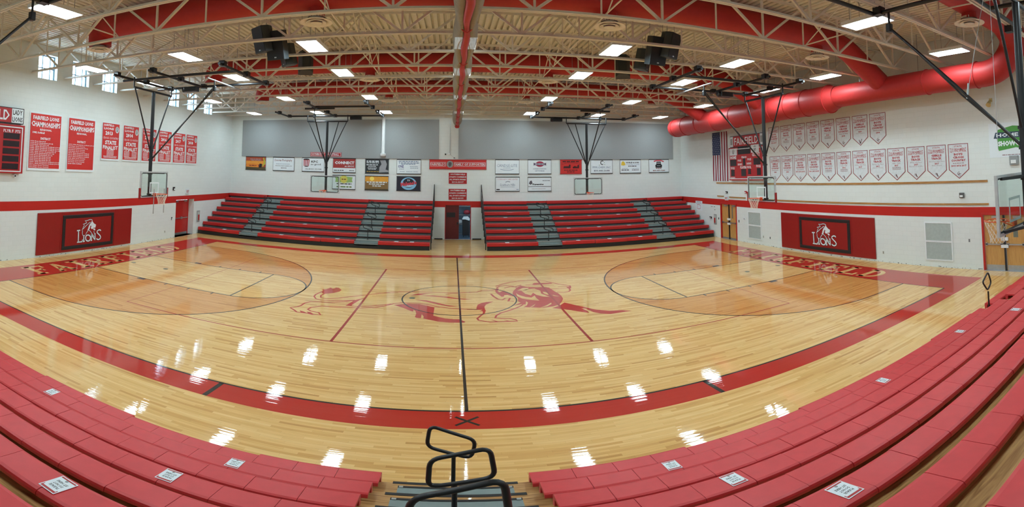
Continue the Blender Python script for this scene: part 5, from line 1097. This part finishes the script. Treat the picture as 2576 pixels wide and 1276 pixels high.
# ------------------------------------------------------------------ right wall trim and small fittings
f = FRt(0)
for n, (a, b, z0, z1) in enumerate([(-9.33,-6.3,3.41,3.50), (-6.3,-1.2,3.40,3.48), (-1.2,8.2,3.39,3.475), (-9.28,-8.55,2.60,2.67), (-7.95,-6.32,2.56,2.64), (-4.95,8.2,2.525,2.60)]):
    struct('trim_%d' % (n+1), MB().fbox(f, a, z0, b, z1, 0, .03), MT['rail'])
def fitting(name, lab, cat, mk, x, z, w_, h, dp, mt, extra=None):
    f = mk(0); t = thing(name, lab, cat, f.p(x, z))
    MB().fbox(f, x-w_/2, z-h/2, x+w_/2, z+h/2, 0, dp).build('body', mt, t, bevel=min(.01, w_*.1))
    if extra == 'socket':
        m = MB(); m.fbox(f, x-.016, z+.012, x+.016, z+.036, dp, dp+.004); m.fbox(f, x-.016, z-.036, x+.016, z-.012, dp, dp+.004); m.build('socket', MT['black'], t)
    elif extra == 'strobe': MB().fbox(f, x-w_*.3, z-h*.32, x+w_*.3, z+h*.05, dp, dp+.03).build('strobe_lens', MT['white'], t)
    elif extra == 'exit': MB().text(f, 'EXIT', x, z, w_*.8, h*.5, dp+.002, .03).build('lettering', MT['scorered'], t)
    elif extra == 'cabinet':
        MB().fbox(f, x-w_*.32, z-h*.4, x+w_*.32, z+h*.4, dp, dp+.006).build('door_pane', colour('cabglass', (190,196,192), rough=.2), t); MB().tube([f.p(x,z-h*.34,dp+.02), f.p(x,z+h*.15,dp+.02)], .05, 10).build('extinguisher', MT['scorered'], t)
    return t
fitting('exit_sign', 'pale exit sign above the red door on the left wall', 'exit sign', FL, 8.28, 2.70, .33, .30, .06, MT['flagwhite'], 'exit')
fitting('fire_alarm', 'dark square alarm box left of the exit sign on the left wall', 'alarm', FL, 6.84, 2.89, .16, .2, .07, MT['dark'], 'strobe')
fitting('key_switch', 'black switch plate beside the red door on the left wall', 'switch', FL, 6.79, 1.15, .10, .17, .02, MT['ink'], 'strobe')
fitting('wall_socket', 'small socket low on the left wall near the red door', 'socket', FL, 6.16, .44, .07, .12, .01, MT['grille'], 'socket')
fitting('fire_extinguisher_cabinet', 'narrow white extinguisher cabinet between the red door and bleachers', 'cabinet', FL, 9.68, 1.09, .34, .72, .03, MT['panel'], 'cabinet')
fitting('exit_sign', 'pale exit sign with lamp above the double doors in the far right corner', 'exit sign', FRt, -8.22, 2.53, .34, .26, .06, MT['flagwhite'], 'exit')
fitting('emergency_lamp', 'small dark lamp above the corner exit sign on the right wall', 'lamp', FRt, -8.19, 2.89, .16, .13, .08, MT['dark'], 'strobe')
fitting('fire_alarm', 'red alarm box left of the right baseline backboard', 'alarm', FRt, -6.25, 2.94, .18, .14, .06, MT['scorered'], 'strobe')
fitting('fire_alarm', 'dark square alarm box above the lower oak rail on the right wall', 'alarm', FRt, 7.11, 2.91, .2, .2, .07, colour('alarmgrey', (90,88,86)), 'strobe')
fitting('fire_extinguisher_cabinet', 'narrow extinguisher cabinet left of the corner double doors', 'cabinet', FRt, -9.59, 1.13, .30, .66, .03, MT['panel'], 'cabinet')
fitting('control_box', 'small black control box near the end of the far right bleachers', 'control box', FRt, -10.12, 1.21, .24, .12, .05, MT['ink'], 'strobe')
fitting('switch_plate', 'black switch plate left of the corner double doors', 'switch', FRt, -9.2, 1.21, .06, .13, .02, MT['ink'], 'socket')
fitting('switch_plate', 'black switch plate right of the corner double doors', 'switch', FRt, -7.03, 1.20, .06, .15, .02, MT['ink'], 'socket')
fitting('name_plate', 'upper left black name plate above the control box', 'plate', FRt, -10.0, 1.93, .18, .035, .01, MT['ink'], 'strobe'); fitting('name_plate', 'upper right black name plate above the extinguisher cabinet', 'plate', FRt, -9.68, 1.93, .14, .035, .01, MT['ink'], 'strobe'); fitting('name_plate', 'lower black name plate just over the extinguisher cabinet', 'plate', FRt, -9.64, 1.74, .14, .035, .01, MT['ink'], 'strobe')
fitting('wall_socket', 'grey socket just right of the tall vent by the corner doors', 'socket', FRt, -4.78, .49, .07, .13, .01, MT['grille'], 'socket')
fitting('wall_socket', 'black socket nearest the red pads on their left side', 'socket', FRt, -4.21, .48, .06, .12, .012, MT['ink'], 'socket')
fitting('wall_socket', 'grey socket right of the red pads on the right wall', 'socket', FRt, 3.25, .43, .08, .13, .01, MT['grille'], 'socket')
fitting('wall_socket', 'pale socket between the near vent and near double doors', 'socket', FRt, 7.31, 1.15, .07, .13, .01, MT['panel'], 'socket')
t = thing('thermostat', 'white round wall thermostat between the corner doors and vent', 'thermostat', f.p(-6.48,1.38)); MB().tube([f.p(-6.48,1.38,0), f.p(-6.48,1.38,.03)], .07, 20).build('dial', MT['white'], t); MB().tube([f.p(-6.48,1.38,.03), f.p(-6.48,1.38,.034)], .045, 16).build('face', MT['panel'], t)
for lab, a, b in (('tall pale grey double vent left of the red pads', -6.12, -4.92), ('tall pale grey double vent right of the red pads', 5.36, 6.60)):
    t = thing('wall_vent', lab, 'vent', f.p((a+b)/2, 1.05), 'wall vents')
    m = MB(); m.border(f, a, .28, b, 1.85, .05, 0, .035); m.fbox(f, a+.05, 1.03, b-.05, 1.10, 0, .035); m.build('frame', MT['white'], t)
    for z0, z1 in ((.33,1.03),(1.10,1.80)):
        MB().fbox(f, a+.05, z0, b-.05, z1, 0, .008).build('backing', MT['grille'], t); m = MB(); n = 22
        for k in range(n): z = z0+(z1-z0)*(k+.5)/n; m.quad(f.p(a+.05,z-.012,.028),f.p(b-.05,z-.012,.028),f.p(b-.05,z+.012,.012),f.p(a+.05,z+.012,.012))
        m.build('louvre', MT['grille'], t, kind='stuff')
t = thing('poster', 'white paper poster with red print above the right end of the far bleachers', 'poster', f.p(-11.6,1.9)); MB().fbox(f,-12.02,1.58,-11.14,2.22,.006,.0085).build('paper', MT['print'], t)
m = MB(); m.scrawl(f,-11.58,2.15,.6,.04,.009); m.scrawl(f,-11.58,2.05,.7,.03,.009); m.build('lettering', colour('figuregrey', (110,116,130)), t); MB().stroke(f,[(-11.85,1.95),(-11.55,1.98),(-11.35,1.9),(-11.4,1.72),(-11.6,1.68),(-11.82,1.72),(-11.75,1.86)],.05,.009,True).build('red_sketch', colour('palepink', (206,160,166)), t)
t = thing('sponsor_banner', 'white banner with a green and blue badge behind the near right mast', 'banner', f.p(9.2,4.9)); MB().fbox(f,8.35,4.28,10.45,5.55,.003,.010).build('cloth', MT['print'], t)
MB().slab(f,[(8.66,5.02),(8.72,5.30),(9.3,5.42),(9.9,5.36),(10.05,5.1),(9.95,4.5),(9.4,4.62),(8.72,4.52)],.011,.013).build('green_badge', colour('badgegreen', (74,150,62)), t); MB().slab(f,[(8.54,4.98),(8.62,5.20),(10.0,5.20),(10.08,4.98)],.014,.016).build('blue_ribbon', colour('ribbonblue', (44,62,84)), t)
MB().text(f,'HOME',9.08,5.09,.86,.14,.0175,.03).text(f,'SHOWCASE',9.30,4.78,1.2,.2,.0145,.06).build('lettering', MT['print'], t); MB().scrawl(f,9.3,4.36,.9,.03,.012).build('small_print', colour('greyprint', (150,120,124)), t)
t = thing('wall_horn', 'yellowed horn-shaped fitting high on the right wall', 'horn', f.p(8.5,6.3)); MB().tube([f.p(8.5,6.42,0), f.p(8.5,6.36,.12), f.p(8.5,6.22,.26)], [.04,.06,.10], 12).build('horn', MT['beige'], t, smooth=True); MB().fbox(f,8.44,6.36,8.56,6.5,0,.03).build('bracket', MT['beige'], t)
fitting('junction_box', 'grey junction box on the right wall below the green banner', 'box', FRt, 9.3, 4.15, .34, .34, .08, MT['panel'], 'strobe')
t = thing('smoke_detector_box', 'small white box with a dark eye beside the right backboard top', 'detector', f.p(-4.1,3.78)); MB().fbox(f,-4.22,3.66,-3.98,3.90,0,.05).build('body', MT['white'], t, bevel=.01); MB().tube([f.p(-4.1,3.78,.05), f.p(-4.1,3.78,.06)], .035, 12).build('eye', MT['ink'], t)
